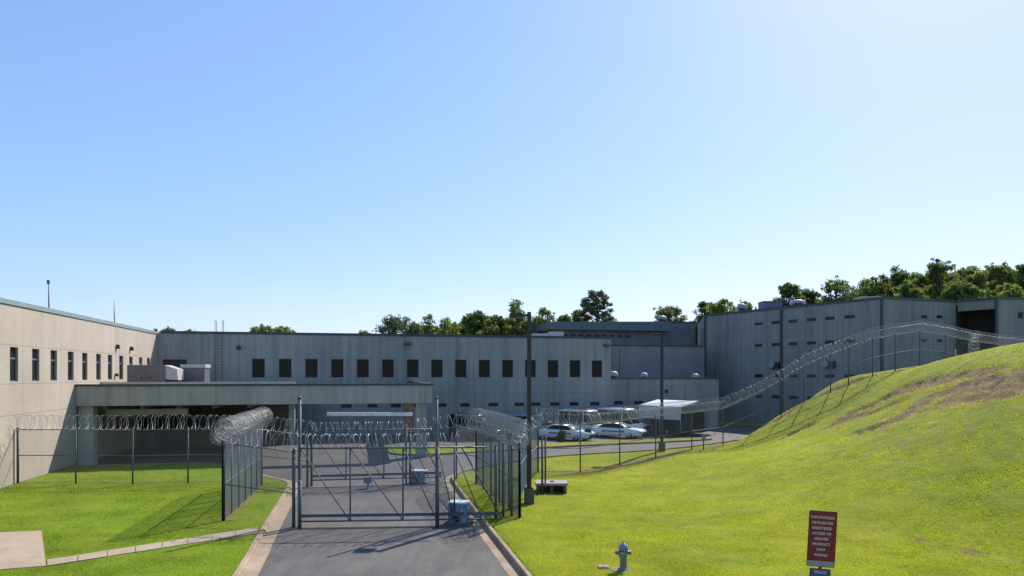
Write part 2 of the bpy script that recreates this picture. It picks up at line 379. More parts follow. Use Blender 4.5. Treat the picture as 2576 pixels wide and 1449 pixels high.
# erosion scars on the bank (plan polylines) and bare strips under fences
def hit(px, py):                             # where a sight line meets the bank
    k = (px-1288)/FPX; m_ = (943-py)/FPX; ys = np.arange(16, 70, .1)
    P = np.c_[k*ys, ys]; h = terrain(P); z = EYE+m_*ys; w_ = np.nonzero(h >= z)[0]
    y = ys[w_[0]] if len(w_) else 60
    return (k*y, y)
scars = [([hit(*p) for p in l], w) for l, w in (
 ([(2101,1067),(2146,1037),(2202,1014),(2262,983),(2344,957),(2408,946),(2494,932)], .62),
 ([(2176,1082),(2221,1067),(2277,1044),(2333,1003),(2389,983),(2449,964),(2521,956),(2573,934)], .72),
 ([(2371,1014),(2446,1003),(2539,992)], .5), ([(2410,970),(2490,958),(2573,948)], .7), ([(2330,1000),(2420,985),(2500,975),(2573,968)], .5), ([(2130,1052),(2190,1040),(2250,1015)], .5), ([(2310,1360),(2438,1389),(2569,1412)], .1), ([(2040,1070),(2000,1085),(1975,1100)], .3))]

def make_ground():
    def axis(lo, hi, st, a, b, growth):
        c = list(np.arange(lo, hi+1e-6, st)); x = lo; s = st; L = []
        while x > a: s *= growth; x -= s; L.append(x)
        x = hi; s = st; Rr = []
        while x < b: s *= growth; x += s; Rr.append(x)
        return np.array(L[::-1] + c + Rr)
    X = axis(-33, 42, .22, -700, 700, 1.25); Y = axis(10, 70, .22, -60, 900, 1.25)
    xx, yy = np.meshgrid(X, Y); P = np.c_[xx.ravel(), yy.ravel()]
    h = terrain(P)
    d = sdist(P, paved_np)
    dirt = np.zeros(len(P)); wd = np.zeros(len(P))
    for line, w in scars:
        ds = sdist(P, np.array([tuple(q) for q in line]), False)
        nz = np.array([noise.noise(Vector((p[0]*.9, p[1]*.9, 3))) if k < 3 else 0 for p, k in zip(P, ds)])
        dirt = np.maximum(dirt, 1.4*(1-sstep(ds+nz*.6, w*.6, w*2.0)))
    for line, w, s in STRIPS:
        ds = sdist(P, np.array(line), False); dirt = np.maximum(dirt, s*(1-sstep(ds, w*.3, w*1.2)))
    e = 1-sstep(d, .5, .8); 
    thin = sstep(hill(P), .8, 3.0)*sstep(P[:, 0], 8, 16)*(1-sstep(np.abs(P[:, 1]-46), 13, 20))
    lump = np.array([(noise.fractal(Vector((p[0]*.5, p[1]*.5, 0)), .9, 2.2, 5)) if (10 < p[1] < 66 and -33 < p[0] < 42) else 0 for p in P])
    lump2 = np.array([(noise.fractal(Vector((p[0]*1.7, p[1]*1.7, 7)), .8, 2.1, 4)) if (10 < p[1] < 66 and 3 < p[0] < 42) else 0 for p in P])
    out = sstep(d, .7, 1.6)
    bank = sstep(P[:, 0], 8, 16)*sstep(h, .3, 1.5)
    h = h + out*(lump*.028 + bank*lump2*.055 - bank*dirt*.13 + bank*dirt*lump2*.15)
    nx, ny = len(X), len(Y); me = bpy.data.meshes.new('ground'); me.vertices.add(len(P)); me.vertices.foreach_set('co', np.c_[P, h].astype(np.float32).ravel())
    i, j = np.meshgrid(np.arange(nx-1), np.arange(ny-1)); a = (j*nx+i).ravel(); F = np.c_[a, a+1, a+nx+1, a+nx]
    me.loops.add(F.size); me.loops.foreach_set('vertex_index', F.ravel().astype(np.int32)); me.polygons.add(len(F))
    me.polygons.foreach_set('loop_start', np.arange(0, F.size, 4, dtype=np.int32)); me.polygons.foreach_set('use_smooth', np.ones(len(F), bool)); me.update(calc_edges=True)
    ca = me.color_attributes.new('dirt', 'FLOAT_COLOR', 'POINT'); ca.data.foreach_set('color', np.c_[np.clip(dirt, 0, 1.1), thin, thin*0, thin*0+1].astype(np.float32).ravel())
    me.materials.append(M_GRASS); o = bpy.data.objects.new('ground', me); COL.objects.link(o)
    tag(o, 'green mown lawn rising to a grassy bank on the right', 'ground', kind='structure')

def slab(name, pts, z, mat, label, cat, kind='structure', thick=.12):
    mb = MB(); top = [(p[0], p[1], z) for p in pts]; mb.poly(top)
    n = len(pts)
    for i in range(n):
        a, b = pts[i], pts[(i+1) % n]; mb.quad((a[0], a[1], z-thick), (b[0], b[1], z-thick), (b[0], b[1], z), (a[0], a[1], z))
    return tag(mb.build(name, mat), label, cat, kind=kind)
def kerb(name, line, label, side=1, gut=.42, top=.2, hgt=.15, closed=False, zl=None):
    prof = [(-.02, .006), (gut, .022), (gut+.02, hgt-.015), (gut+.05, hgt), (gut+top, hgt), (gut+top+.01, -.12)]
    mb = MB(); rows = []
    for d, z in prof: rows.append([(p[0], p[1], z) for p in offset(line, d*side)])
    for r in range(len(rows)-1):
        for i in range(len(line)-1):
            q = (rows[r][i], rows[r][i+1], rows[r+1][i+1], rows[r+1][i]); mb.quad(*(q if side < 0 else q[::-1]))
    return tag(mb.build(name, M_KERB), label, 'kerb', kind='structure')

ccw = paved
slab('asphalt_road', ccw, 0.0, M_ASPH, 'grey asphalt drive and yard running through the gates', 'road', thick=.05)
# left edge line runs away from camera: grass on its left ; right edge: grass on its right
kerb('left_kerb', left_edge, 'pale tan concrete kerb and gutter on left side of the drive', 1, .45, .2)
kerb('right_kerb', right_edge, 'pale tan concrete kerb and gutter on right side of the drive', -1, .36, .14, .21)
def island(name, pts, label):
    loop = smooth_line(pts + [pts[0]], 2); mb = MB()
    lp = loop[:-1]; c = Vector((sum(p[0] for p in lp)/len(lp), sum(p[1] for p in lp)/len(lp)))
    a = sum(lp[i][0]*lp[(i+1) % len(lp)][1]-lp[(i+1) % len(lp)][0]*lp[i][1] for i in range(len(lp)))
    sg = 1 if a > 0 else -1
    inner = offset(loop, .16*sg)[:-1]
    n = len(lp)
    for i in range(n):
        j = (i+1) % n; A, B = lp[i], lp[j]; C, D = inner[j], inner[i]
        mb.quad((A[0], A[1], 0), (B[0], B[1], 0), (B[0], B[1], .15), (A[0], A[1], .15)); mb.quad((A[0], A[1], .15), (B[0], B[1], .15), (C[0], C[1], .15), (D[0], D[1], .15))
    k = mb.build(name + '_kerb', M_KERB); tag(k, 'pale concrete kerb around ' + label, 'kerb', kind='structure')
    g = MB(); g.poly([(p[0], p[1], .142) for p in inner]); o = g.build(name, M_GRASS); tag(o, label, 'grass island', kind='structure')
    return o
island('parking_island', [(-10.3,54.3),(-8.3,50.9),(-3,52.9),(3.07,57.0),(13.95,61.4),(18.8,63.6),(18.9,65.2),(13.5,63.7),(7,61.0),(1,58.5),(-4,57),(-9.5,57)], 'long narrow grass island in front of the parked cars')
island('far_verge', [(23.5,88.5),(23.5,85.5),(35,79.5),(40,78),(40,82)], 'thin strip of grass in front of the grey cell block')

# concrete pad and footpath at left front
q = [G(-40,1352), G(104,1345), G(116,1436), G(-40,1449)]
slab('concrete_pad', [(p.x, p.y) for p in q], .165, M_PAD, 'tan concrete pad at lower left corner of the lawn', 'pad')
mbp = MB(); A0, A1 = G(118,1421), G(648,1337); B0, B1 = G(118,1436), G(648,1352)
NP = 8
for i in range(NP):
    f0 = i/NP+.0015; f1 = (i+1)/NP-.0015
    p = [A0.lerp(A1, f0), A0.lerp(A1, f1), B0.lerp(B1, f1), B0.lerp(B1, f0)]
    mbp.hexa([(a.x, a.y, .0) for a in p[::-1]] + [(a.x, a.y, .17) for a in p[::-1]])
tag(mbp.build('footpath', M_PAD), 'narrow jointed concrete path crossing the lawn to the kerb', 'path', kind='structure')

# ------------------------------------------------------------------ fences
def chain_link(mb, A, B, H, pitch=.055, r=.0022, zoff=.03):
    """diamond mesh between ground points A and B (each with z); real crossed wires"""
    L = (Vector((B[0]-A[0], B[1]-A[1], 0))).length; d = (Vector(B)-Vector(A)); nrm = Vector((-d.y, d.x, 0)).normalized()
    P = lambda s, w: Vector(A) + d*(s/L) + UP*(w+zoff)
    n = int((L+H)/pitch)
    for sgn in (1, -1):
        for k in range(n+1):
            c = k*pitch
            if sgn > 0: s0, w0 = (c, 0) if c <= L else (L, c-L); s1, w1 = (c-H, H) if c-H >= 0 else (0, c)
            else: s0, w0 = (L-c, 0) if c <= L else (0, c-L); s1, w1 = (L-(c-H), H) if c-H >= 0 else (L, c)
            if abs(s0-s1) < .02: continue
            a = P(s0, w0); b = P(s1, w1); off = nrm*(r*1.2*sgn); t = (b-a).normalized(); q = t.cross(nrm)
            i = len(mb.v)
            for e in (a, b):
                for vv in (nrm*r, -nrm*r*.5+q*r*.87, -nrm*r*.5-q*r*.87): mb.v.append(tuple(e+off+vv))
            mb.f += [(i, i+1, i+4, i+3), (i+1, i+2, i+5, i+4), (i+2, i, i+3, i+5)]
def coil(mb, pts, rad, pitch=.3, seg=14, wire=.011, barb=.03, jit=.05, sq=1.0, tilt=.9):
    """razor wire helix following a polyline of centres"""
    pts = [Vector(p) for p in pts]; cum = [0]
    for i in range(len(pts)-1): cum.append(cum[-1]+(pts[i+1]-pts[i]).length)
    L = cum[-1]; N = int(L/pitch*seg); out = []; k = 0
    ph = random.random()*6.28
    for i in range(N+1):
        s = L*i/N
        while k < len(pts)-2 and s > cum[k+1]: k += 1
        f = (s-cum[k])/max(1e-6, cum[k+1]-cum[k]); c = pts[k].lerp(pts[k+1], f); t = (pts[k+1]-pts[k]).normalized()
        sd = t.cross(UP).normalized(); up = sd.cross(t)
        w = 2*math.pi*i/seg+ph; loop = i//seg
        rj = rad*(1+jit*2.5*noise.noise(Vector(((i/seg)*1.3, ph, 0))))
        tl = noise.noise(Vector((loop*.83+(i % seg)/seg*.83, ph, 9)))*rad*tilt; wob = .35*pitch*math.sin(w*.5+loop)+tl*math.sin(w+ph)                        # concertina: loops lean alternately
        out.append(c + sd*(math.cos(w)*rj*sq) + up*(math.sin(w)*rj) + t*(wob + jit*noise.noise(Vector((loop*3.1, 5, ph)))*.6))
    mb.tube(out, wire, 3, True, False)
    if barb:
        for i in range(0, len(out)-1, 2):
            p = out[i].lerp(out[i+1], random.random()); t = (out[i+1]-out[i]).normalized(); q = t.cross(Vector((random.random()-.5, random.random()-.5, random.random()-.5))).normalized()
            mb.poly([p-q*barb-t*.004, p+q*barb+t*.004, p+t*barb*.8])
def place_fence(name, posts, H, label, group='chain link fences around the yard', pitch=.055, wr=.0022, coils=((0, .42, .4),), pr=.045, rail=True, mid=None, extra=None, cp=.3, cw=.011, barb=.03, bot=True, ends=1.5, mesh=True, seg=14, cj=.06, ct=.5):
    """posts: [(x,y)] or (x,y,z); one fence = posts + rails + mesh + razor coils"""
    P = []
    for p in posts: P.append(Vector((p[0], p[1], p[2] if len(p) > 2 else TZ(p[0], p[1]))))
    t = empty(name, P[0], 0, label, 'fence', group)
    for i, p in enumerate(P):
        r = pr*(ends if i in (0, len(P)-1) else 1)
        mb = MB(); mb.tube([p-UP*.3, p+UP*(H+.02)], r, 8); mb.tube([p+UP*(H+.02), p+UP*(H+.06), p+UP*(H+.09)], [r*1.25, r*1.1, r*.3], 8)
        mb.build('post', M_GALVD, t, p)
    if rail:
        mb = MB(); mb.tube([p+UP*(H-.03) for p in P], .028, 6); mb.build('top_rail', M_GALVD, t, P[0])
    if mid:
        mb = MB(); mb.tube([p+UP*mid for p in P], .024, 6); mb.build('middle_rail', M_GALVD, t, P[0])
    if bot:
        mb = MB(); mb.tube([p+UP*.06 for p in P], .012, 4); mb.build('tension_wire', M_GALVD, t, P[0])
    if mesh:
        mb = MB()
        for i in range(len(P)-1): chain_link(mb, P[i], P[i+1], H-.06, pitch, wr)
        mb.build('chain_link_mesh', M_WIRE, t, P[0])
    for (dx, dz, rad) in coils:
        mb = MB(); d0 = (P[-1]-P[0]).normalized(); sd = d0.cross(UP)
        C = [p+UP*(H+dz)+sd*dx for p in P]; C[0] = C[0]-(C[1]-C[0]).normalized()*.25; C[-1] = C[-1]+(C[-1]-C[-2]).normalized()*.25
        coil(mb, C, rad, cp, seg, cw, barb, cj, 1.0, ct); mb.build('razor_wire_coil', M_RAZOR, t, P[0])
    return t
def lin(a, b, n): return [(a[0]+(b[0]-a[0])*i/n, a[1]+(b[1]-a[1])*i/n) for i in range(n+1)]
# run in front of the covered port
back_run = [(-27.15, 37.5), (-23.9, 37.4), (-20.7, 37.25), (-17.9, 37.7), (-14.1, 37.6), (-11.15, 37.2)]
side_left = lin((-11.8, 27.9), (-13.55, 36.9), 6)
short_front = [(-11.8, 27.9), (-8.75, 27.35)]
side_right = lin((.32, 28.5), (-1.95, 37.4), 5)
inner_right = [(-5.7, 38.2), (-3.2, 39.3), (-1.95, 37.4)]
drain_run = [(.32, 28.5), (.38, 32.8), (.8, 37.2), (1.58, 41.7)]
hill_run = [(1.58, 41.7), (4.3, 43), (7.26, 46), (10.4, 49.4), (14.3, 54.3), (17.5, 56.6), (20.3, 57), (22.6, 57.3), (24.6, 57.5), (26.6, 57), (27.9, 56.6), (29.9, 56.6), (32, 57), (35, 58.6), (38.5, 60.6), (42, 62.6), (45.5, 64.4), (49.5, 66)]
STRIPS = [(np.array(back_run), .28, .8), (np.array(side_left), .3, .9), (np.array(side_right), .25, .7), (np.array(hill_run), .55, 1.35)]
STRIPS = [([tuple(p) for p in a], w, s) for a, w, s in STRIPS]
place_fence('chain_link_fence', back_run, 3.0, 'long chain link fence with one razor coil in front of the covered garage', coils=((0, .36, .40),), mid=1.55, cp=.25, cw=.009, cj=.04, ct=.25)
place_fence('chain_link_fence', side_left, 3.2, 'short side fence left of the drive topped by a fat razor wire roll', coils=((.1, .50, .50), (-.1, .3, .36), (.0, .62, .3)), mid=1.5, pitch=.042, wr=.0028, cp=.12, cw=.0042, barb=.03, cj=.12, ct=1.6, seg=16)
place_fence('chain_link_fence', short_front, 3.2, 'single fence bay joining the left gate post to the corner post', coils=((0, .34, .38),), mid=1.5, cp=.33)
place_fence('chain_link_fence', side_right, 3.05, 'side fence right of the drive under a dense sagging razor wire roll', coils=((-.1, .50, .55), (.15, .35, .45), (0, .75, .35)), mid=1.5, pitch=.042, wr=.0028, cp=.12, cw=.0042, barb=.03, cj=.12, ct=1.6, seg=16)
place_fence('chain_link_fence', inner_right, 3.0, 'short fence run right of the inner gate behind the far motor box', coils=((0, .36, .38),), mid=1.5, cp=.3)
place_fence('chain_link_fence', drain_run, 2.9, 'fence bay beside the near lamp post and drain box', coils=((0, .3, .35),), mid=1.6, cp=.3)
place_fence('chain_link_fence', hill_run, 3.05, 'long fence climbing the grassy bank with a thick razor wire roll', coils=((0, .45, .46), (.12, .28, .36)), mid=1.5, pitch=.11, wr=.0025, cp=.13, cw=.005, barb=.035, seg=12, cj=.08, ct=.7)
# extra strainer posts on the bank
for hx_, hy_, r_, lb_p in ((ZP(1364, 34.2), 34.2, .06, 'left of two thick steel posts standing at the concrete drain box'), (ZP(1372, 34.5), 34.5, .05, 'right of two thick steel posts standing at the concrete drain box')):
    hp = Vector((hx_, hy_, 0)); hp.z = TZ(hp.x, hp.y); mbx = MB(); mbx.tube([hp-UP*.3, hp+UP*2.75], r_, 8); mbx.tube([hp+UP*2.75, hp+UP*2.82, hp+UP*2.85], [r_*1.2, r_, .01], 8)
    tag(mbx.build('fence_post', M_GALVD, None, hp), lb_p, 'post', 'steel posts at the drain box')
make_ground()

# heap of coiled razor wire on the skyline of the bank
bp = Vector((ZP(2448, 53), 53, 0)); bp.z = TZ(bp.x, bp.y)
mb = MB()
for k in range(3): coil(mb, [bp+Vector((.15*k, .1*k, .15)), bp+Vector((.05, 0, 1.0+.3*k)), bp+Vector((.3, .2, 1.9))], .36-.05*k, .17, 12, .012, .04, .12)
tag(mb.build('razor_wire_bundle', M_RAZOR, None, bp), 'upright bright coil of razor wire on the crest of the bank', 'razor wire')

# ------------------------------------------------------------------ gates
def cantilever_gate(name, A, B, tailB, H, label, zc=.22, verts=(), tallposts=True, tallh=5.15, coilr=.27, cz=.3, tail=True, small=False):
    """A,B: gate opening posts (plan), tailB: far end of the counterbalance part"""
    A = Vector((*A, 0)); B = Vector((*B, 0)); T = Vector((*tailB, 0)); d = (T-A).normalized(); n = Vector((-d.y, d.x, 0))
    t = empty(name, A, 0, label, 'gate', 'sliding gates across the drive')
    L = (T-A).length; LB = (B-A).length
    for i, p in enumerate((A, B)):
        mb = MB(); hh = tallh if tallposts else H+.15
        q = p + n*(.16)
        r_ = .07 if i == 0 else .052; mb.tube([q-UP*.2, q+UP*hh], r_, 10); mb.tube([q+UP*hh, q+UP*(hh+.05), q+UP*(hh+.09)], [r_*1.3, r_*1.1, .02], 10)
        q2 = p-n*.2; q2.x *= q2.y/p.y*.997
        if not small: mb.tube([q2-UP*.2, q2+UP*(H+.05 if i else 1.9)], .078, 10)
        mb.build('gate_post', M_GALVD, t, p)
    fr = MB(); P = lambda s, w: A+d*s+UP*w
    fr.tube([P(.05, H), P(L*.92 if tail else LB, H)], .035, 6); fr.tube([P(.05, zc), P(L, zc)], .035, 6)
    rr = MB(); e = n*.05
    rr.hexa([P(.05, zc+.17)-e, P(L, zc+.17)-e, P(L, zc+.17)+e, P(.05, zc+.17)+e, P(.05, zc+.29)-e, P(L, zc+.29)-e, P(L, zc+.29)+e, P(.05, zc+.29)+e])
    rr.build('roller_rail', M_GALVD, t, A)
    sv = [0.05] + list(verts)
    for s in sv: fr.tube([P(s, zc), P(s, H)], .032, 6)
    if tail: fr.tube([P(L*.80, H), P(L, zc)], .032, 6)
    for i in range(len(sv)-1): fr.tube([P(sv[i]+.04, H-.05), P(sv[i+1]-.03, zc+.02)], .022, 6)
    if tail: fr.tube([P(sv[-1], H-.05), P(L*.9, zc)], .022, 6)
    fr.build('gate_frame', M_GALVD, t, A)
    ml = MB(); chain_link(ml, P(.05, zc), P(sv[-1], zc), H-zc, .06, .0022, 0); ml.build('gate_mesh', M_WIRE, t, A)
    c = MB(); coil(c, [P(0, H+cz), P(sv[-1]+.1, H+cz)], coilr, .2, 12, .011, .035, .06); c.build('razor_wire_coil', M_RAZOR, t, A)
    if tallposts:
        w = MB(); w.tube([A+n*.16+UP*(tallh-.02), A+d*.6+UP*(tallh-.55)+n*.5, A+d*1.15+UP*(tallh-.75)+n*.9], .012, 4); w.build('guy_cable', M_GALVD, t, A)
    return t
gA, gB = (-8.55, 27.35), (-3.02, 27.35)
vd = [ZP(880, 27.4)+8.55, ZP(1012, 27.4)+8.55, ZP(1098, 27.4)+8.55, ZP(1143, 27.6)+8.55]
cantilever_gate('sliding_gate', gA, gB, (-.42, 27.9), 3.15, 'near tall sliding gate frame with diagonal braces across the drive', .22, vd)
cantilever_gate('sliding_gate', (-10.95, 37.2), (-5.9, 38.1), (-4.0, 38.5), 3.05, 'far smaller sliding gate behind the first one', .35, [1.85, 3.9, 5.1], False, 0, .26, .2, True, True)
def posts_cluster():
    for (px, py, hy, lb) in ((1247, 1307, 3.05, 'guide post at the tail of the near gate, nearest the drive'), (1266, 1303, 3.1, 'guide post between two others at the tail of the near gate'), (1287, 1300, 3.0, 'guide post at the tail of the near gate, closest to the corner post')):
        p = G(px, py, .1); mb = MB(); r = .06
        mb.tube([p-UP*.3, p+UP*hy], r, 8); mb.tube([p+UP*hy, p+UP*(hy+.04), p+UP*(hy+.07)], [r*1.2, r, .01], 8)
        tag(mb.build('guide_post', M_GALVD, None, p), lb, 'post', 'steel guide posts at the gate tail')
posts_cluster()
def motor_box(px0, px1, pyb, pyt, label):
    c = G((px0+px1)/2, pyb); y = c.y; w = (px1-px0)/FPX*y; h = (pyb-pyt)/FPX*y
    t = empty('gate_motor_box', Vector((c.x, y+w*.35, 0)), R(-8), label, 'gate motor', 'steel gate operator boxes'); M = WM[t.name]
    def lb(name, mat, par, x0, x1, y0, y1, z0, z1, b=.02):
        m = MB(); m.bevbox(x0, x1, y0, y1, z0, z1, b); m.v = [tuple(M @ Vector(v)) for v in m.v]; return m.build(name, mat, par, M)
    a = w/2
    lb('housing', M_BOX, t, -a+.03, a-.03, -a*.7, a*.7, .08, h-.06); lb('lid', M_BOXTOP, t, -a, a, -a*.74, a*.74, h-.06, h, .015)
    lb('plinth', M_PED, t, -a-.12, a+.12, -a*.95, a*.95, -.1, .08)
    lb('motor_opening', M_BLACK, t, -.09, .09, -a*.7-.012, -a*.7, .10, .34, .005)
    lb('latch', M_BOXTOP, t, .18, .22, -a*.7-.02, -a*.7, h*.6, h*.6+.1, .004)
motor_box(1127, 1179, 1320, 1264, 'larger blue grey motor box beside the near gate post')
motor_box(1035, 1071, 1217, 1184, 'smaller blue grey motor box behind the near gate frame')
pq = G(917, 1207, .6); mb = MB(); mb.bevbox(pq.x-.22, pq.x+.22, 36.5, 36.75, .3, .62, .02); mb.box(pq.x-.08, pq.x+.08, 36.48, 36.499, .4, .52); mb.box(pq.x-.05, pq.x+.05, 36.6, 36.7, -.05, .35)
tag(mb.build('control_box', M_BOX, None, Vector((pq.x, 36.6, 0))), 'tiny blue grey control box low behind the gate', 'box')

# ------------------------------------------------------------------ lamp posts
def lamp_post(px, pyb, pyt, label, arm=-1.0):
    b = G(px, pyb, .1); y = b.y+.22; x = (px-1288)/FPX*y; Ht = HH(pyt, y)
    t = empty('lamp_post', Vector((x, y, 0)), 0, label, 'lamp post', 'dark square lamp posts')
    z0 = TZ(x, y)
    m = MB(); m.bevbox(x-.23, x+.23, y-.23, y+.23, z0-.3, z0+.72, .03); m.build('pedestal', M_PED, t, Vector((x, y, 0)))
    m = MB(); m.bevbox(x-.2, x+.2, y-.2, y+.2, z0+.72, z0+.76, .01); m.build('base_plate', M_BRONZE, t, Vector((x, y, 0)))
    m = MB(); r0, r1 = .105, .09
    m.hexa([(x-r0, y-r0, z0+.76), (x+r0, y-r0, z0+.76), (x+r0, y+r0, z0+.76), (x-r0, y+r0, z0+.76), (x-r1, y-r1, Ht), (x+r1, y-r1, Ht), (x+r1, y+r1, Ht), (x-r1, y+r1, Ht)]); m.build('pole', M_BRONZE, t, Vector((x, y, 0)))
    m = MB(); m.box(x+arm*.28, x-.09, y-.04, y+.04, Ht-.2, Ht-.1); m.build('arm', M_BRONZE, t, Vector((x, y, 0)))
    m = MB(); m.bevbox(x+arm*.9, x+arm*.28, y-.24, y+.24, Ht-.26, Ht-.04, .03); l = m.build('lamp_head', M_BRONZE, t, Vector((x, y, 0)))
    m = MB(); m.box(x+arm*.82, x+arm*.36, y-.18, y+.18, Ht-.275, Ht-.262); m.build('lens', M_FRAME, l, Vector((x, y, 0)))
lamp_post(1331, 1271, 785, 'near tall dark lamp post standing on the lawn beside the drain box')
lamp_post(1665, 1137, 838, 'far dark lamp post in front of the white carport')

# ------------------------------------------------------------------ drain box, hydrant, signs
dc = G(1388, 1247); dx, dy = dc.x, dc.y+.5; dz = TZ(dx, dy)
t = empty('drain_inlet', Vector((dx, dy, 0)), 0, 'low concrete drain inlet box with dark slot at the fence line', 'drain')
for q in ((-.75, -.6, -.5, .5), (.6, .75, -.5, .5), (-.6, .6, .35, .5), (-.08, .06, -.45, -.3)):
    m = MB(); m.box(dx+q[0], dx+q[1], dy+q[2], dy+q[3], dz-.2, dz+.4); m.build('side_wall', M_PED, t, Vector((dx, dy, 0)))
m = MB(); m.bevbox(dx-.83, dx+.83, dy-.58, dy+.58, dz+.4, dz+.52, .02); m.build('top_slab', simple('drain slab concrete', (.30, .25, .24), .95), t, Vector((dx, dy, 0)))
m = MB(); m.lathe([(.12, dz+.52), (.12, dz+.56), (.05, dz+.57)], (dx+.05, dy)); m.build('manhole_lid', M_PED, t, Vector((dx, dy, 0)))

hx, hy = G(1568, 1435, .12).xy; hz = TZ(hx, hy); HB = Vector((hx, hy, hz))
M_HYD = simple('silver hydrant paint', (.17, .20, .25), .35, .5, .2, 8); M_HYDB = simple('blue bonnet paint', (.16, .18, .30), .4, .3)
t = empty('fire_hydrant', HB, 0, 'silver fire hydrant with bluish bonnet on the right lawn', 'hydrant'); M = Matrix.Translation(HB)
def part(mb, name, mat, par): mb.v = [tuple(M @ Vector(v)) for v in mb.v]; return mb.build(name, mat, par, M)
part(MB().lathe([(.17, -.05), (.17, .035), (.115, .045), (.11, .09), (.105, .40), (.12, .43), (.135, .46), (.135, .50), (.125, .52), (.12, .60), (.14, .62), (.145, .65)], n=20), 'barrel', M_HYD, t)
bn = part(MB().lathe([(.145, .65), (.14, .68), (.12, .74), (.085, .79), (.04, .82), (.03, .83)], n=20), 'bonnet', M_HYDB, t)
part(MB().lathe([(.03, .83), (.028, .88), (.02, .885)], n=5), 'operating_nut', M_HYD, bn)
for s in (-1, 1):
    nz = MB().tube([(s*.1, -.01, .54), (s*.19, -.01, .54)], .055, 10); nz.tube([(s*.19, -.01, .54), (s*.2, -.01, .54), (s*.24, -.01, .54)], [.072, .072, .06], 8); nz.tube([(s*.24, -.01, .54), (s*.265, -.01, .54)], .022, 5)
    part(nz, 'side_nozzle', M_HYD, t)
nz = MB().tube([(-.05, -.1, .52), (-.09, -.2, .52)], .075, 12); nz.tube([(-.09, -.2, .52), (-.095, -.215, .52), (-.115, -.27, .52)], [.095, .095, .08], 10); part(nz, 'front_nozzle', M_HYD, t)
bx = MB()
for k in range(8): w = k*math.pi/4; bx.tube([(.15*math.cos(w), .15*math.sin(w), .035), (.15*math.cos(w), .15*math.sin(w), .065)], .012, 6)
part(bx, 'base_bolts', M_GALVD, t)
vb = G(1518, 1427, .15); vz = TZ(vb.x, vb.y); m = MB(); m.bevbox(vb.x-.17, vb.x+.17, vb.y-.14, vb.y+.14, vz-.1, vz+.07, .02); m.lathe([(.07, vz+.07), (.065, vz+.085)], (vb.x, vb.y), 12)
tag(m.build('valve_cover', M_PAD, None, Vector((vb.x, vb.y, vz))), 'small tan concrete valve cover left of the hydrant', 'cover')
m = MB(); m.lathe([(.33, hz-.03), (.31, hz+.02), (.25, hz+.03)], (hx-.1, hy+.02), 14); tag(m.build('hydrant_pad', simple('bare soil', (.22, .16, .11), 1), None, Vector((hx, hy, hz))), 'rough ring of bare soil around the hydrant foot', 'soil')

sx, sy = ZP(2071, 15.0), 15.0; sz = TZ(sx, sy)
M_SRED = simple('red sign face', (.175, .008, .012), .5, 0, .1, 2); M_SWH = simple('sign lettering white', (.50, .46, .48), .6, 0, .05); M_SBL = simple('blue sign face', (.03, .07, .25), .45, 0, .1); M_SGR = simple('sign footer grey', (.26, .26, .27), .6)
SM = Matrix.Translation((sx, sy, sz)) @ Matrix.Rotation(R(-6), 4, 'Z') @ Matrix.Rotation(R(-2.5), 4, 'Y').inverted()
t = empty('warning_sign', Vector((sx, sy, sz)), 0, 'tall red notice sign with white lettering above a small blue plate', 'sign')
top = HH(1286, 15)-sz; bot = HH(1427, 15)-sz
SM = Matrix.Translation((sx, sy, sz)) @ Matrix.Rotation(R(-8), 4, 'Z') @ Matrix.Rotation(R(3), 4, 'Y')
SM = SM @ Matrix.Translation((-.15, 0, 0))
def sp_(mb, name, mat, par): mb.v = [tuple(SM @ Vector(v)) for v in mb.v]; return mb.build(name, mat, par, SM)
sp_(MB().box(-.03, .03, .012, .05, -.3, top-.05), 'post', M_GALVD, t)
def plate(w, z0, z1, y, r=.03, th=.006):
    pr = []
    for cx, cz, a0 in ((w-r, z0+r, -90), (w-r, z1-r, 0), (-w+r, z1-r, 90), (-w+r, z0+r, 180)):
        for k in range(4): a = R(a0+k*30); pr.append((cx+r*math.cos(a), cz+r*math.sin(a)))
    mb = MB(); n = len(pr); mb.poly([(p[0], y, p[1]) for p in pr]); mb.poly([(p[0], y+th, p[1]) for p in pr[::-1]])
    for i in range(n): a, b = pr[i], pr[(i+1) % n]; mb.quad((b[0], y, b[1]), (a[0], y, a[1]), (a[0], y+th, a[1]), (b[0], y+th, b[1]))
    return mb
panel = sp_(plate(.295, bot, top, 0), 'panel', M_SRED, t)
sp_(plate(.285, bot+.012, bot+.13, -.004, .02, .003), 'footer_strip', M_SGR, panel)
blue = sp_(plate(.22, bot-.62, bot-.035, .002), 'lower_plate', M_SRED, t)
sp_(plate(.195, bot-.60, bot-.055, -.002, .02, .003), 'blue_face', M_SBL, blue)
def text(s, size, x, z, y, name, par, sx_=1.0):
    cu = bpy.data.curves.new(name, 'FONT'); cu.body = s; cu.size = size; cu.align_x = 'CENTER'; cu.align_y = 'CENTER'; cu.extrude = .001; cu.offset = .0022
    ob = bpy.data.objects.new(name, cu); COL.objects.link(ob); bpy.context.view_layer.update()
    dg = bpy.context.evaluated_depsgraph_get(); me = bpy.data.meshes.new_from_object(ob.evaluated_get(dg)); bpy.data.objects.remove(ob)
    me.materials.clear(); me.materials.append(M_SWH)
    o = bpy.data.objects.new(name, me); COL.objects.link(o)
    W = SM @ Matrix.Translation((x, y, z)) @ Matrix.Rotation(R(90), 4, 'X') @ Matrix.Diagonal((sx_, 1, 1, 1))
    o.parent = par; o.matrix_basis = WM[par.name].inverted() @ W; WM[o.name] = W
lines = [('DESIGN NOTICE', .9), ('VEHICLES FOR', .98), ('REGISTERED', 1.0), ('ACCESS OR', 1.0), ('SALLY', 1.15), ('PORT EXIT', .95), ('GATE', 1.1), ('AHEAD', 1.15)]
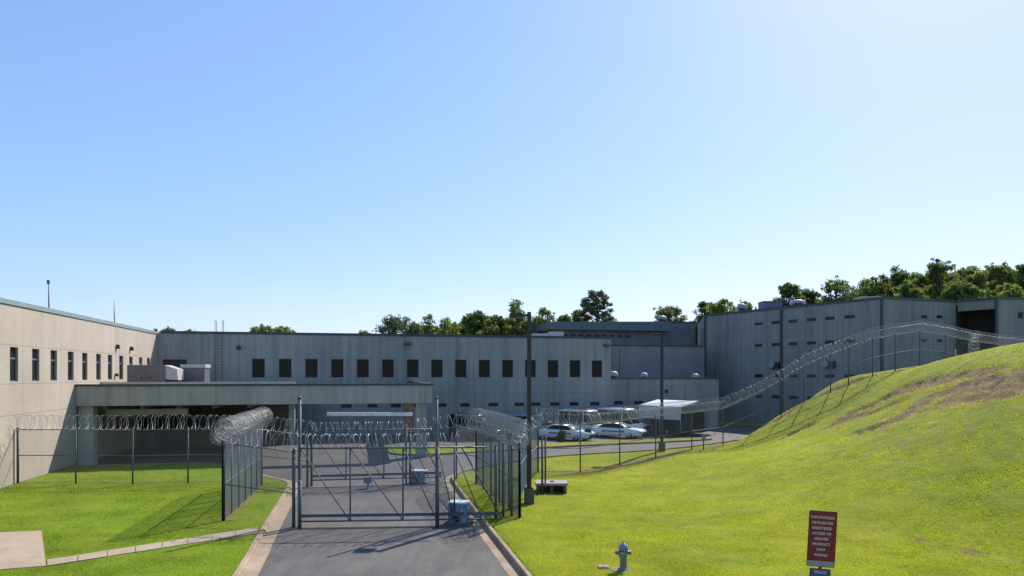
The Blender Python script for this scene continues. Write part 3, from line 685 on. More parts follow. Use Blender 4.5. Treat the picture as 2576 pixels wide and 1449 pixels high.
for i, (s_, k) in enumerate([('UNAUTHORIZED', .84), ('VEHICLES FOR', .92), ('REGISTERED', 1.0), ('ACCESS OR', 1.0), ('DELIVER', 1.05), ('PRODUCT', 1.05), ('UNIT', 1.05), ('AHEAD', 1.1)]):
    text(s_, .077, -.01, top-.145-i*.118, -.004, 'lettering', panel, k)
text('POLICE', .085, 0, bot-.12, -.006, 'lettering', blue, .9)

# small marker sign by the hill fence
mp = G(1770, 1133, .1); mz = TZ(mp.x, mp.y); t = empty('marker_post', Vector((mp.x, mp.y, mz)), 0, 'short steel marker post with pale top left of the bank foot', 'post')
MB().tube([(mp.x, mp.y, mz-.2), (mp.x, mp.y, mz+1.25)], .05, 6).build('post', M_GALVD, t, Vector((mp.x, mp.y, mz)))
m = MB(); m.box(mp.x-.13, mp.x+.13, mp.y-.06, mp.y-.045, mz+.75, mz+1.3); m.build('plate', M_BOX, t, Vector((mp.x, mp.y, mz)))

# ------------------------------------------------------------------ left block
UL = -18.35
lb = empty('office_block', S(UL, 45), 0, 'sunlit beige two storey block with a row of tall slim windows', 'building')
vA = 14.0; A = S(UL, vA); B = S(UL, 69.8)
# front faces +u: local x must run so that -y points to +u: x along -v
ML = wall_frame(S(UL, 69.8), S(UL, vA)); LL = 69.8-vA
# wall_frame: yv = left of travel; travelling toward -v, left is +u -> need front on +u, so flip
ML = Matrix(((VV.x, -RV.x, 0, A.x), (VV.y, -RV.y, 0, A.y), (0, 0, 1, 0), (0, 0, 0, 1)))   # x along v, y = -u (into building)
cs = [35.5, 90, 135.5, 178, 213.5, 248, 277, 305, 329.5, 354, 373.5]
ws = []
for i in range(-6, 11):
    if i >= 0:
        s, _ = on_wall(cs[i], 943, A, B)
    else: s = on_wall(cs[0], 943, A, B)[0] + i*2.5
    ws.append((s-.46, s+.46, 5.74, 7.62))
Htop = 9.9
open_wall(ML, LL, Htop, ws, M_BEIGE, lb)
for o in ws[3:]: window(ML, o, lb, M_GLASS, 7.0)
m = MB(); lbox(m, ML, 0, LL, .4, 16, -.3, Htop-.05); m.build('block_body', M_GREY2, lb, ML)
m = MB(); lbox(m, ML, -.1, LL+.1, -.07, .45, Htop, Htop+.26); m.build('coping', M_COPE, lb, ML)
for (px, py, nm) in ((293, 872, 'wall_lamp'), (328, 877, 'wall_lamp'), (290, 943, 'wall_vent')):
    s, h = on_wall(px, py, A, B); m = MB(); r = .13 if nm == 'wall_lamp' else .09; lbox(m, ML, s-r, s+r, -.2, -.003, h-r*1.2, h+r*1.2); lbox(m, ML, s-r*.8, s+r*.8, -.24, -.2, h-r*1.4, h-r*.5); m.build(nm, M_BLACK, lb, ML)
def mast(px, pyb, pyt, y, label, head):
    x = ZP(px, y); h0 = HH(pyb, y)-.8; h1 = HH(pyt, y); t = empty('roof_mast', Vector((x, y, h0)), 0, label, 'antenna', 'thin masts on the roof')
    MB().tube([(x+.05, y, h0), (x+.02, y, (h0+h1)/2), (x, y, h1)], [.05, .04, .025], 6).build('mast', M_GALVD, t, Vector((x, y, h0)))
    if head: m = MB(); m.bevbox(x-.08, x+.06, y-.07, y+.07, h1-.22, h1+.05, .03); m.build('head', M_GALVD, t, Vector((x, y, h0)))
    else: m = MB(); m.tube([(x, y, h1-.02), (x-.02, y, h1+.15)], .012, 4); m.build('tip', M_GALVD, t, Vector((x, y, h0)))
mast(122, 775, 706, 43.5, 'taller roof mast with small head on the left block', True); mast(287, 808, 760, 54, 'shorter thin roof mast on the left block', False)

# ------------------------------------------------------------------ long main block
mbk = empty('cell_block', S(0, 69.8), 0, 'long shaded grey concrete block with fifteen dark upper windows', 'building')
UM0, UM1, UM2, VMn = UL, 26.75, 39.65, 69.8
MM = Matrix(((RV.x, VV.x, 0, S(UM0, VMn).x), (RV.y, VV.y, 0, S(UM0, VMn).y), (0, 0, 1, 0), (0, 0, 0, 1)))
A, B = S(UM0, VMn), S(UM1, VMn)
up_px = [650, 721, 791, 859, 926, 990, 1054, 1115, 1175, 1233, 1290, 1348, 1400, 1451, 1502]
s0 = on_wall(650, 943, A, B)[0]; s1 = on_wall(1502, 943, A, B)[0]
ops = []; big = []
for i in range(15):
    s = s0+(s1-s0)*i/14; o = (s-.6, s+.6, 5.82, 7.68); ops.append(o); big.append(o)
lo_px = [872, 937, 996, 1049, 1111, 1169.6, 1241, 1306, 1348, 1396, 1444, 1496.5]
small = []
for px in lo_px:
    s, _ = on_wall(px, 1020, A, B); o = (s-.52, s+.52, 2.78, 3.2); small.append(o); ops.append(o)
sA = on_wall(400, 905, A, B)[0]+.3; sB = on_wall(470, 905, A, B)[0]; lou = (sA, sB, 5.6, 7.55); ops.append(lou)
HM = 10.0
open_wall(MM, UM1-UM0, HM, ops, M_GREY, mbk)
for o in big: window(MM, o, mbk, M_BROWN, None)
for o in small: window(MM, o, mbk, M_GLASS, None, .12)
m = MB(); lbox(m, MM, lou[0], lou[1], .15, .2, lou[2], lou[3]); lw = m.build('louvre_opening', M_BLACK, mbk, MM)
m = MB()
for k in range(9): z = lou[2]+.12+k*.2; lbox(m, MM, lou[0]+.02, lou[1]-.02, .06, .14, z, z+.03)
m.build('louvre_blades', M_DCOPE, lw, MM)
m = MB(); lbox(m, MM, 0, UM1-UM0, .4, 12, -.3, HM-.06); m.build('block_body', M_GREY2, mbk, MM)
m = MB(); lbox(m, MM, UM1-UM0-.4, UM1-UM0, .002, .4, -.3, HM-.003); m.build('end_return', M_GREY, mbk, MM)
m = MB(); lbox(m, MM, .3, UM1-UM0+.06, -.07, .5, HM, HM+.24); m.build('coping', M_DCOPE, mbk, MM)
s, h = on_wall(601, 875, A, B); m = MB(); m.v = []; m.tube([MM @ Vector((s, -.02, h)), MM @ Vector((s, -.3, h))], .2, 14); m.build('wall_vent', M_BLACK, mbk, MM)
for (px, py) in ((1025, 865), (1525, 869)):
    s, h = on_wall(px, py, A, B); m = MB(); lbox(m, MM, s-.34, s+.34, -.3, -.003, h-.13, h+.13); lbox(m, MM, s-.24, s+.24, -.55, -.3, h-.05, h+.12); m.build('wall_lamp', M_GALVD, mbk, MM)
# roof ladder
s, _ = on_wall(551, 900, A, B); m = MB()
for sd in (-.32, .32):
    m.tube([MM @ Vector((s+sd, -.2, 5.7)), MM @ Vector((s+sd, -.2, 11.2)), MM @ Vector((s+sd*1.05, .1, 11.35)), MM @ Vector((s+sd, .5, 11.2)), MM @ Vector((s+sd, .55, 10.2))], .025, 5)
k = 5.9
while k < 10.2: m.tube([MM @ Vector((s-.32, -.2, k)), MM @ Vector((s+.32, -.2, k))], .018, 4); k += .3
for k in (6.2, 7.6, 9.0, 9.9):
    for sd in (-.32, .32): m.tube([MM @ Vector((s+sd, -.2, k)), MM @ Vector((s+sd, 0, k))], .025, 4)
m.build('roof_ladder', M_GALVD, mbk, MM)

# low wing right of it
lw = empty('low_wing', S(33, VMn), 0, 'low grey flat roofed wing with small slot windows behind the white carport', 'building')
MW = Matrix(((RV.x, VV.x, 0, S(UM1+.01, VMn+.05).x), (RV.y, VV.y, 0, S(UM1+.01, VMn+.05).y), (0, 0, 1, 0), (0, 0, 0, 1)))
A2, B2 = S(UM1+.01, VMn+.05), S(UM2, VMn+.05); LW = UM2-UM1; HW = 5.62
so = []
for px in (1556.5, 1606.5, 1649.5, 1691, 1728): s, _ = on_wall(px, 1010, A2, B2); so.append((s-.52, s+.52, 2.85, 3.27))
open_wall(MW, LW, HW, so, M_GREY2, lw)
for o in so: window(MW, o, lw, M_GLASS, None, .12)
m = MB(); lbox(m, MW, .02, LW, .4, 9.2, -.3, HW-.12); m.build('wing_body', M_GREY2, lw, MW)
m = MB(); lbox(m, MW, LW-.3, LW, .002, .4, -.3, HW-.003); m.build('end_return', M_GREY2, lw, MW)
m = MB(); lbox(m, MW, .02, LW+.08, -.06, .5, HW, HW+.17); m.build('coping', M_DCOPE, lw, MW)
s, h = on_wall(1676, 984, A2, B2); m = MB(); lbox(m, MW, s-.13, s+.13, -.25, -.003, h-.16, h+.16); lbox(m, MW, s-.1, s+.1, -.32, -.25, h-.2, h-.05); m.build('wall_lamp', M_BLACK, lw, MW)

# rear blocks
def block(name, u0, u1, v0, v1, H, mat, label, cope=.2, cm=M_DCOPE, cat='building'):
    t = empty(name, S(u0, v0), 0, label, cat); M = Matrix(((RV.x, VV.x, 0, S(u0, v0).x), (RV.y, VV.y, 0, S(u0, v0).y), (0, 0, 1, 0), (0, 0, 0, 1)))
    m = MB(); lbox(m, M, 0, u1-u0, 0, v1-v0, -.3, H); m.build('wall', mat, t, M)
    m = MB(); lbox(m, M, -.06, u1-u0+.06, -.07, v1-v0+.05, H+.002, H+cope); m.build('coping', cm, t, M); return t, M
c1, MC = block('rear_block', 24.2, 43.0, 79.3, 88.8, 9.65, simple('plain grey concrete', (.19, .185, .20), .9, 0, .18, .6), 'middle grey block rising behind the low wing')  # plain grey base colour, slight random tone
m = MB(); s = 7.3; lbox(m, MC, s, s+.06, -.03, -.003, 5.7, 9.6); m.build('wall_joint', M_DCOPE, c1, MC)
c2, MD = block('rear_block', 26.3, 42.9, 90.2, 99, 12.35, M_GREY2, 'rear block with a wide grey green eave band and slit openings', .02)
m = MB(); P = lambda x, y, z: MD @ Vector((x, y, z))
m.hexa([P(-1.0, -1.5, 12.25), P(16.9, -1.5, 12.25), P(16.9, 9, 12.45), P(-1.0, 9, 12.45), P(-1.0, -1.35, 13.3), P(16.9, -1.35, 13.62), P(16.9, 9, 13.7), P(-1.0, 9, 13.35)]); m.build('eave_band', simple('dark teal eave metal', (.10, .125, .13), .6, .1), c2, MD)
for i in range(9):
    m = MB(); lbox(m, MD, 1.2+i*1.15, 1.95+i*1.15, -.05, -.003, 11.35, 11.7); m.build('window', M_GLASS, c2, MD)
c3, ME = block('rear_block', 43.0, 47.9, 90.9, 100, 13.6, simple('plain grey concrete', (.19, .185, .20)), 'narrow tall grey block between the eave roof and the cell pods')
p = ZP(1358, 88); m = MB(); q = Vector((p, 88, 9.5)); m.bevbox(q.x-1.1, q.x+1.1, 87, 89, 9.0, 11.35, .08); m.box(q.x+1.15, q.x+3.0, 87, 89, 9.0, 11.6); tag(m.build('roof_unit', M_HVACL, None, q), 'pale roof unit beside the eave block above the long roofline', 'roof unit')

# angled cell pods on the right
A3 = Vector((ZP(1770, 93), 93, 0)); B3 = Vector((ZP(2222, 71.4), 71.4, 0)); C3 = Vector((ZP(2404, 74.9), 74.9, 0)); D3 = Vector((ZP(2508, 71.6), 71.6, 0)); E3 = Vector((ZP(2720, 73.5), 73.5, 0))
def topn(py, y): return HH(py, y)
pod = empty('cell_pods', B3, 0, 'tall angled grey concrete cell block above the bank at right', 'building')
hA = topn(797, 93); hB = topn(752, 71.4); HP = (hA+hB)/2
def facet(A, B, H, ops, glass=M_GLASS, dark=True, z0=-.3):
    d = (B-A).normalized(); n = Vector((-d.y, d.x, 0))
    if n.y < 0: n = -n
    M = Matrix(((d.x, n.x, 0, A.x), (d.y, n.y, 0, A.y), (0, 0, 1, 0), (0, 0, 0, 1)))
    open_wall(M, (B-A).length, H, ops, M_GREY2, pod, z0=z0)
    for o in ops: window(M, o, pod, glass, None, .12)
    return M
def wl(A, B, lst, w=.52, h=.2):
    o = []
    for px, py in lst: s, z = on_wall(px, py, A, B); o.append((s-w, s+w, z-h, z+h))
    return o
rows = wl(A3, B3, [(1908,815),(1950,813),(1994,808),(2041,805),(2088,802),(2137,799),(1908,869),(1951,867),(1995,865),(2040,863),(2087,861),(1890,918),(1908,946),(1995,946),(2041,945),(2087,944),(1908,1000),(1952,1000),(1995,1000)])
# align windows into true columns and rows
cols = {}; 
def snap(o): 
    return o
L3 = (B3-A3).length
ref = [on_wall(px, 850, A3, B3)[0] for px in (1908, 1951, 1995, 2041, 2087, 2137)]
zr = [on_wall(1995, py, A3, B3)[1] for py in (808, 865, 946, 1000)]
ops3 = []
for i, s in enumerate(ref):
    for k, z in enumerate(zr):
        if i == 5 and k in (1,): pass
        ops3.append((s-.62, s+.62, z-.21, z+.21))
MF = facet(A3, B3, HP, ops3)
ops4 = []
for px in (2325, 2364):
    for py in (797, 857, 925):
        s, z = on_wall(px, py, B3, C3); ops4.append((s-.45, s+.45, z-.18, z+.18))
MG_ = facet(B3, C3, HP, ops4)
# recess: upper beam + void whose shade is painted in near-black
rA = C3+Vector((0, 1.6, 0)); rB = D3+Vector((0, 1.6, 0))
zt = HH(783, 74.5)
m = MB(); d = (D3-C3).normalized(); n = Vector((-d.y, d.x, 0)); n = n if n.y > 0 else -n
MH = Matrix(((d.x, n.x, 0, C3.x), (d.y, n.y, 0, C3.y), (0, 0, 1, 0), (0, 0, 0, 1))); LH = (D3-C3).length
lbox(m, MH, .01, LH-.01, .02, .35, zt, HP); m.build('recess_beam', M_GREY2, pod, MH)
m = MB(); lbox(m, MH, .01, LH-.01, 2.2, 2.4, -.3, HP-.05); lbox(m, MH, .01, LH-.01, .36, 2.2, HP-.3, HP-.1); m.build('recess_back', simple('painted recess shade', (.02, .018, .017), .9), pod, MH)  # near-black colour stands in for shade; ceiling slab added to block the sky
for q0, q1 in ((.01, .2), (LH-.2, LH-.01)): m = MB(); lbox(m, MH, q0, q1, .02, 2.2, -.3, HP-.3); m.build('recess_side', simple('painted recess shade', (.02, .018, .017)), pod, MH)
s, z = on_wall(2567, 793, D3, E3)
MI = facet(D3, E3, HP, [(s-.35, s+.35, z-.35, z+.35)])
# solid body behind facets and coping along the top
m = MB(); out = [A3, B3, C3, D3, E3, E3+Vector((0, 25, 0)), A3+Vector((3, 14, 0))]
ins = [p+Vector((.25, .6, 0)) for p in out[:5]] + out[5:]
m.poly([(p.x, p.y, HP-.02) for p in ins]); m.build('roof', M_HVAC, pod, B3)
m = MB(); bA, bB = A3, A3+Vector((3, 14, 0)); m.quad(bA-UP*.3, bB-UP*.3, bB+UP*HP, bA+UP*HP); m.build('side_wall', M_GREY2, pod, A3)
m = MB(); edge = [(p.x, p.y) for p in (A3, B3, C3, D3, E3)]; o1 = offset(edge, -.08); o2 = offset(edge, .4)
for i in range(4):
    a, b, c, d_ = o1[i], o1[i+1], o2[i+1], o2[i]; z0, z1 = HP+.002, HP+.26
    m.hexa([(a[0], a[1], z0), (b[0], b[1], z0), (c[0], c[1], z0), (d_[0], d_[1], z0), (a[0], a[1], z1), (b[0], b[1], z1), (c[0], c[1], z1), (d_[0], d_[1], z1)])
m.build('coping', M_DCOPE, pod, B3)
for px, a, b in ((1967, A3, B3), (2220, A3, B3), (1775, A3, B3), (2508, C3, D3)):
    s, _ = on_wall(px, 900, a, b); dd = (b-a).normalized(); p = a+dd*s-Vector((dd.y, -dd.x, 0))*0+Vector((dd.y, -dd.x, 0)).normalized()*.12
    MB().box(p.x-.13, p.x+.13, p.y-.1, p.y+.1, -.2, HP-.02).build('downpipe', M_DCOPE, pod, p)
for px, py in ((1946, 918), (2081, 916)):
    s, z = on_wall(px, py, A3, B3); m = MB(); P = lambda x, y, zz: MF @ Vector((x, y, zz))
    m.tube([P(s, -.003, z), P(s, -.35, z)], .42, 14); m.tube([P(s, -.35, z), P(s, -.55, z)], [.5, .38], 14); m.build('exhaust_fan', M_VENT, pod, MF)
    m = MB(); lbox(m, MF, s+.5, s+1.1, -.5, -.003, z-.45, z+.3); m.build('fan_box', M_BLACK, pod, MF)

# roof vents
def roof_vent(px, pyb, w, h, y, label, mat=M_VENT, grp='round roof vents'):
    x = ZP(px, y); z = HH(pyb, y); t = empty('roof_vent', Vector((x, y, z)), 0, label, 'roof vent', grp)
    MB().lathe([(w*.3, z-.6), (w*.3, z+h*.45)], (x, y), 12).build('stack', M_GALVD, t, Vector((x, y, z)))
    MB().lathe([(w*.5, z+h*.35), (w*.52, z+h*.5), (w*.42, z+h*.85), (w*.2, z+h), (w*.05, z+h*1.02)], (x, y), 14).build('hood', mat, t, Vector((x, y, z)))
roof_vent(1664, 810, 1.5, .9, 97, 'domed roof vent above the eave block beside a tree')
roof_vent(2008, 770, 1.8, .8, 86, 'domed roof vent in the middle of the angled roof')
roof_vent(1866, 783, 1.3, 1.0, 91, 'slim roof vent near the left end of the angled roof')
roof_vent(1543, 953, 1.1, .85, 76.5, 'white fan hood at the left end of the low wing roof')
roof_vent(1620, 953, .9, .7, 77.5, 'white fan hood in the middle of the low wing roof')
roof_vent(1749, 954, .85, .65, 79.5, 'white fan hood at the right end of the low wing roof')
def rbox(name, px0, px1, pyb, pyt, y, dep, mat, label, cat='roof unit'):
    x0, x1 = ZP(px0, y), ZP(px1, y); z0, z1 = HH(pyb, y)-.5, HH(pyt, y); c = Vector(((x0+x1)/2, y, z0))
    t = empty(name, c, 0, label, cat); m = MB(); m.bevbox(x0, x1, y, y+dep, z0, z1-.08, .04); m.build('casing', mat, t, c)
    m = MB(); m.bevbox(x0-.05, x1+.05, y-.05, y+dep+.05, z1-.08, z1, .02); m.build('lid', M_HVACL if mat is M_HVACL else M_GALVD, t, c); return t
rbox('roof_unit', 1921, 1968, 775, 757, 88, 2, simple('plum painted unit', (.13, .11, .2), .6), 'low plum coloured roof unit on the angled roof')
rbox('roof_unit', 2168, 2212, 756, 746, 78, 2, M_HVACL, 'long low bright roof unit near the angled roof corner')

# ------------------------------------------------------------------ covered vehicle port
U0, U1, V0, V1 = UL+.02, 5.4, 50.7, 69.75; ZB, ZT = 4.02, 5.33
cp = empty('covered_port', S(-6, V0), 0, 'wide concrete canopy over the dark vehicle port between the two blocks', 'canopy')
MP = Matrix(((RV.x, VV.x, 0, S(U0, V0).x), (RV.y, VV.y, 0, S(U0, V0).y), (0, 0, 1, 0), (0, 0, 0, 1))); LP = U1-U0; DP = V1-V0
m = MB(); lbox(m, MP, 0, LP, 0, .35, ZB, ZT); lbox(m, MP, LP-.35, LP, .352, DP, ZB, ZT); m.build('fascia', M_FASC, cp, MP)
m = MB(); lbox(m, MP, 0, 13.6, .36, DP, ZB+.25, ZT-.15); m.build('roof', M_FASC, cp, MP)
m = MB(); lbox(m, MP, 13.3, 13.62, .36, DP, ZB, ZB+.24); m.build('roof_edge_beam', M_FASC, cp, MP)
m = MB(); lbox(m, MP, 0, LP+.1, -.1, .4, ZT+.002, ZT+.14); lbox(m, MP, LP-.4, LP+.1, .402, DP, ZT+.002, ZT+.14); m.build('coping', M_DCOPE, cp, MP)
m = MB(); lbox(m, MP, 0, 13.6, 4.5, 4.7, ZT-.14, ZT+.24); m.build('roof_kerb', M_FASC, cp, MP)
for (x, y, w, d) in ((.05, .3, .9, .9), (LP-1.15, .25, .75, .75), (LP-1.2, 12.2, .8, .8), (12.4, 12.2, .5, .5)):
    m = MB(); lbox(m, MP, x, x+w, y, y+d, -.2, ZB-.003); m.build('column', simple('brown column cladding', (.20, .14, .075), .7) if (x, w) == (LP-1.2, .8) else M_FASC, cp, MP)
for k in range(5):
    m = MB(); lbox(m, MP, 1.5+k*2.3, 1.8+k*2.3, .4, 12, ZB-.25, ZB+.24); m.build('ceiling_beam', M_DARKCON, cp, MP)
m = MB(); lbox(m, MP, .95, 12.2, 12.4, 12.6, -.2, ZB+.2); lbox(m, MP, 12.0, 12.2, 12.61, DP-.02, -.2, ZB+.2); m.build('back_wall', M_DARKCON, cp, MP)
for (x0, x1) in ((1.6, 5.2), (6.6, 10.4)):
    m = MB(); lbox(m, MP, x0, x1, 12.3, 12.39, 0, 3.3); m.build('roller_door', simple('brown roller door', (.05, .045, .04), .6), cp, MP)
x0 = 1.05; m = MB(); lbox(m, MP, 1.1, 6.4, 2.2, 2.6, 3.25, 3.68); m.build('door_hood', simple('pale door hood', (.36, .35, .32), .6), cp, MP)
bA = Vector((ZP(822, 59), 59, HH(1042, 59))); bB = Vector((ZP(1036, 60.5), 60.5, HH(1042, 60.5)))
m = MB(); m.hexa([(bA.x, bA.y, bA.z-.15), (bB.x, bB.y, bB.z-.15), (bB.x, bB.y+.2, bB.z-.15), (bA.x, bA.y+.2, bA.z-.15), (bA.x, bA.y, bA.z+.15), (bB.x, bB.y, bB.z+.15), (bB.x, bB.y+.2, bB.z+.15), (bA.x, bA.y+.2, bA.z+.15)])
m.build('clearance_beam', simple('white beam paint', (.78, .82, .86), .5), cp, MP)
m = MB()
for f in (.05, .95): p = bA.lerp(bB, f); m.tube([p+Vector((0, .1, .15)), Vector((p.x, p.y+.1, ZB+.3))], .02, 5)
m.build('beam_hanger', M_GALVD, cp, MP)

# roof plant on the canopy
def on_roof(px0, px1, pyt, y, dep, mat, name, label, zb=5.2, rot=0):
    x0, x1 = ZP(px0, y), ZP(px1, y); z1 = HH(pyt, y); c = Vector(((x0+x1)/2, y, zb)); w = (x1-x0)/2
    t = empty(name, c, rot, label, 'air conditioner', 'air conditioning units on the canopy roof'); M = WM[t.name]
    def lb(nm, mt, par, *a, b=.03): m = MB(); m.bevbox(*a, b); m.v = [tuple(M @ Vector(v)) for v in m.v]; return m.build(nm, mt, par, M)
    h = z1-zb
    c0 = lb('casing', mat, t, -w, w, 0, dep, .12, h)
    lb('base_rail', M_BLACK, t, -w+.05, w-.05, .1, dep-.1, -.05, .12)
    return t, lb, w, h, c0
t, lb_, w, h, c0 = on_roof(323, 412, 918, 52.5, 1.9, M_HVAC, 'air_conditioner', 'large tan boxy air conditioner on the canopy roof', rot=R(10))
lb_('access_panel', M_HVAC, c0, -w+.1, -.1, -.02, -.001, .3, h-.15, b=.008); lb_('access_panel', M_HVAC, c0, .1, w-.1, -.02, -.001, .3, h-.15, b=.008)
for k in (-.3, .3): lb_('badge', M_BLACK, c0, k-.06, k+.06, -.03, -.021, .6, .75, b=.005)
# intake hood
m = MB(); P = lambda x, y, z: WM[t.name] @ Vector((x, y, z)); m.hexa([P(w+.003, .1, .55), P(w+.9, .1, .5), P(w+.9, 1.7, .5), P(w+.003, 1.7, .55), P(w+.003, .1, h-.02), P(w+.85, .1, h-.32), P(w+.85, 1.7, h-.32), P(w+.003, 1.7, h-.02)]); m.build('intake_hood', M_HVACL, c0, WM[t.name])
lb_('coil_section', M_BLACK, c0, w+.003, w+.95, .15, 1.6, .12, .49, b=.01)
t, lb_, w, h, c0 = on_roof(457, 513, 925, 55, 1.6, simple('dark unit casing', (.10, .10, .12), .5), 'air_conditioner', 'smaller dark air conditioner with pale top on the canopy roof', rot=R(10))
lb_('pale_top', M_HVACL, c0, -w-.06, w+.06, -.06, 1.66, h, h+.26, b=.02)
for k in range(5): lb_('louvre', M_GALVD, c0, -w+.1, w-.1, -.03, -.002, .22+k*.14, .27+k*.14, b=.005)

# ------------------------------------------------------------------ vehicles
def loft(sections, closed_ends=True):
    mb = MB(); n = len(sections[0])
    for s_ in sections: mb.v += [tuple(p) for p in s_]
    for i in range(len(sections)-1):
        for k in range(n): mb.f.append((i*n+k, i*n+(k+1) % n, (i+1)*n+(k+1) % n, (i+1)*n+k)); mb.sm.append(len(mb.f)-1)
    mb.f.append(tuple(range(n-1, -1, -1))); mb.f.append(tuple(range((len(sections)-1)*n, len(sections)*n))); return mb
def sect(x, w, z0, z1, ws=.9):                # rounded cross-section
    r = min(.1, (z1-z0)*.3)
    return [(x, -w+.06, z0), (x, w-.06, z0), (x, w, z0+r), (x, w, (z0+z1)/2), (x, w*.97, z1-r), (x, w*ws, z1), (x, 0, z1+.015), (x, -w*ws, z1), (x, -w*.97, z1-r), (x, -w, (z0+z1)/2), (x, -w, z0+r)]
def wheels(T, M, xs, wy, r, par, wd=.22):
    for x in xs:
        for sgn in (-1, 1):
            y0 = sgn*wy; m = MB().tube([(x, y0-sgn*wd, r), (x, y0-sgn*.02, r), (x, y0, r)], [r, r, r*.92], 18); m.v = [tuple(M @ Vector(v)) for v in m.v]; w = m.build('wheel', M_TYRE, par, M)
            m = MB().tube([(x, y0-sgn*.04, r), (x, y0+sgn*.012, r), (x, y0+sgn*.02, r)], [r*.62, r*.6, r*.3], 12); m.v = [tuple(M @ Vector(v)) for v in m.v]; m.build('rim', M_CHROME, w, M)
def P3(mb, M, name, mat, par): mb.v = [tuple(M @ Vector(v)) for v in mb.v]; return mb.build(name, mat, par, M)
def sedan(x, y, rz, label, bar=True):
    t = empty('police_car', Vector((x, y, 0)), rz, label, 'car', 'white police cars nearest the grass island'); M = WM[t.name]
    b = loft([sect(-2.62, .78, .42, .78), sect(-2.5, .90, .30, .92), sect(-2.0, .95, .26, .99), sect(-1.2, .97, .24, 1.0), sect(0, .98, .24, .98), sect(.9, .97, .24, .98), sect(1.6, .95, .25, .93), sect(2.3, .92, .28, .86), sect(2.55, .85, .32, .78), sect(2.65, .72, .42, .68)]); body = P3(b, M, 'body', M_WHITE, t)
    g = loft([sect(-1.85, .70, .95, .99, .98), sect(-1.15, .74, .95, 1.37, .88), sect(-.3, .76, .95, 1.41, .86), sect(.35, .75, .95, 1.39, .86), sect(1.25, .70, .93, .97, .98)]); gl = P3(g, M, 'windows', M_CGLASS, body)
    r = loft([sect(-1.22, .62, 1.36, 1.395, .9), sect(-.3, .66, 1.40, 1.455, .9), sect(.42, .62, 1.375, 1.41, .9)]); rf = P3(r, M, 'roof', M_WHITE, body)
    for sgn in (-1, 1):
        for (xa, za, xb, zb) in ((-1.85, .97, -1.15, 1.39), (-.38, .96, -.35, 1.41), (1.27, .96, .38, 1.39)): P3(MB().tube([(xa, sgn*.73, za), (xb, sgn*.65, zb)], .04, 5), M, 'pillar', M_WHITE, body)
        P3(MB().bevbox(2.45, 2.63, sgn*.72-.14, sgn*.72+.14, .58, .74, .02), M, 'headlight', M_VENT, body)
        P3(MB().bevbox(-2.63, -2.45, sgn*.72-.15, sgn*.72+.15, .62, .82, .02), M, 'tail_light', M_RED, body)
        P3(MB().bevbox(.95, 1.1, sgn*1.06-.09, sgn*1.06+.09, .95, 1.07, .02), M, 'mirror', M_WHITE, body)
        P3(MB().box(-1.3, 1.0, sgn*.985-.004, sgn*.985+.004, .62, .74), M, 'side_stripe', simple('navy stripe', (.02, .04, .12), .4), body)
    P3(MB().bevbox(2.6, 2.72, -.5, .5, .34, .66, .02), M, 'grille', M_BLACK, body); P3(MB().bevbox(-2.68, -2.55, -.85, .85, .36, .52, .02), M, 'rear_bumper', M_WHITE, body)
    wheels(t, M, (-1.55, 1.45), .95, .33, t)
    lb2 = P3(MB().bevbox(-.45, -.15, -.55, .55, 1.46, 1.56, .03), M, 'light_bar', M_CGLASS, rf)
    return t
def van(x, y, rz, label, H=2.2, L=5.6, grille=.2, paint=M_WHITE, name='police_van', cat='van', group='vans parked along the block wall'):
    t = empty(name, Vector((x, y, 0)), rz, label, cat, group); M = WM[t.name]; h = L/2
    b = loft([sect(-h, .90, .45, 1.05), sect(-h+.12, .98, .34, 1.12), sect(-h+.8, 1.0, .3, 1.14), sect(.6, 1.0, .3, 1.12), sect(h-1.35, 1.0, .32, 1.12), sect(h-.5, .98, .36, 1.06), sect(h-.1, .94, .4, 1.0), sect(h, .86, .48, .92)]); body = P3(b, M, 'body', paint, t)
    xb = h-1.45
    g = loft([sect(-h+.04, .92, 1.1, H-.35, .97), sect(-h+.2, .93, 1.1, H-.12, .95), sect(xb-.75, .93, 1.1, H-.1, .95), sect(xb-.55, .92, 1.1, H-.14, .95), sect(xb+.25, .86, 1.1, 1.16, .97)]); P3(g, M, 'windows', M_CGLASS, body)
    r = loft([sect(-h+.02, .90, H-.22, H-.1, .9), sect(-h+.25, .96, H-.24, H-.02, .9), sect(0, .96, H-.24, H, .9), sect(xb-.75, .94, H-.22, H-.03, .9), sect(xb-.35, .86, H-.2, H-.14, .9)]); rf = P3(r, M, 'roof', paint, body)
    for sgn in (-1, 1):
        for xx in (-h+.12, -h+1.5, xb-1.0): P3(MB().box(xx-.05, xx+.05, sgn*.945-.02, sgn*.945+.02, 1.1, H-.2), M, 'pillar', paint, body)
        P3(MB().tube([(xb+.2, sgn*.86, 1.14), (xb-.5, sgn*.88, H-.2)], .05, 5), M, 'pillar', paint, body)
        P3(MB().bevbox(h-.1, h+.03, sgn*.74-.15, sgn*.74+.15, .72, .93, .02), M, 'headlight', M_VENT, body)
        P3(MB().bevbox(xb-.1, xb+.1, sgn*1.14-.13, sgn*1.14+.13, 1.1, 1.4, .03), M, 'mirror', M_BLACK, body)
    P3(MB().bevbox(h-.06, h+.05, -.56, .56, .55, .95, .02), M, 'grille', M_BLACK, body); P3(MB().bevbox(h-.05, h+.14, -.95, .95, .34, .5, .03), M, 'bumper', M_BLACK, body)
    wheels(t, M, (-h+1.1, h-1.0), .98, .38, t, .26)
    P3(MB().bevbox(-.3+.4, .0+.4, -.55, .55, H, H+.1, .03), M, 'light_bar', M_RED, rf)
    return t
sedan(5.1, 64.1, R(-33), 'white police car left of two behind the grass island')
sedan(10.3, 66.4, R(-30), 'white police car right of two behind the grass island')
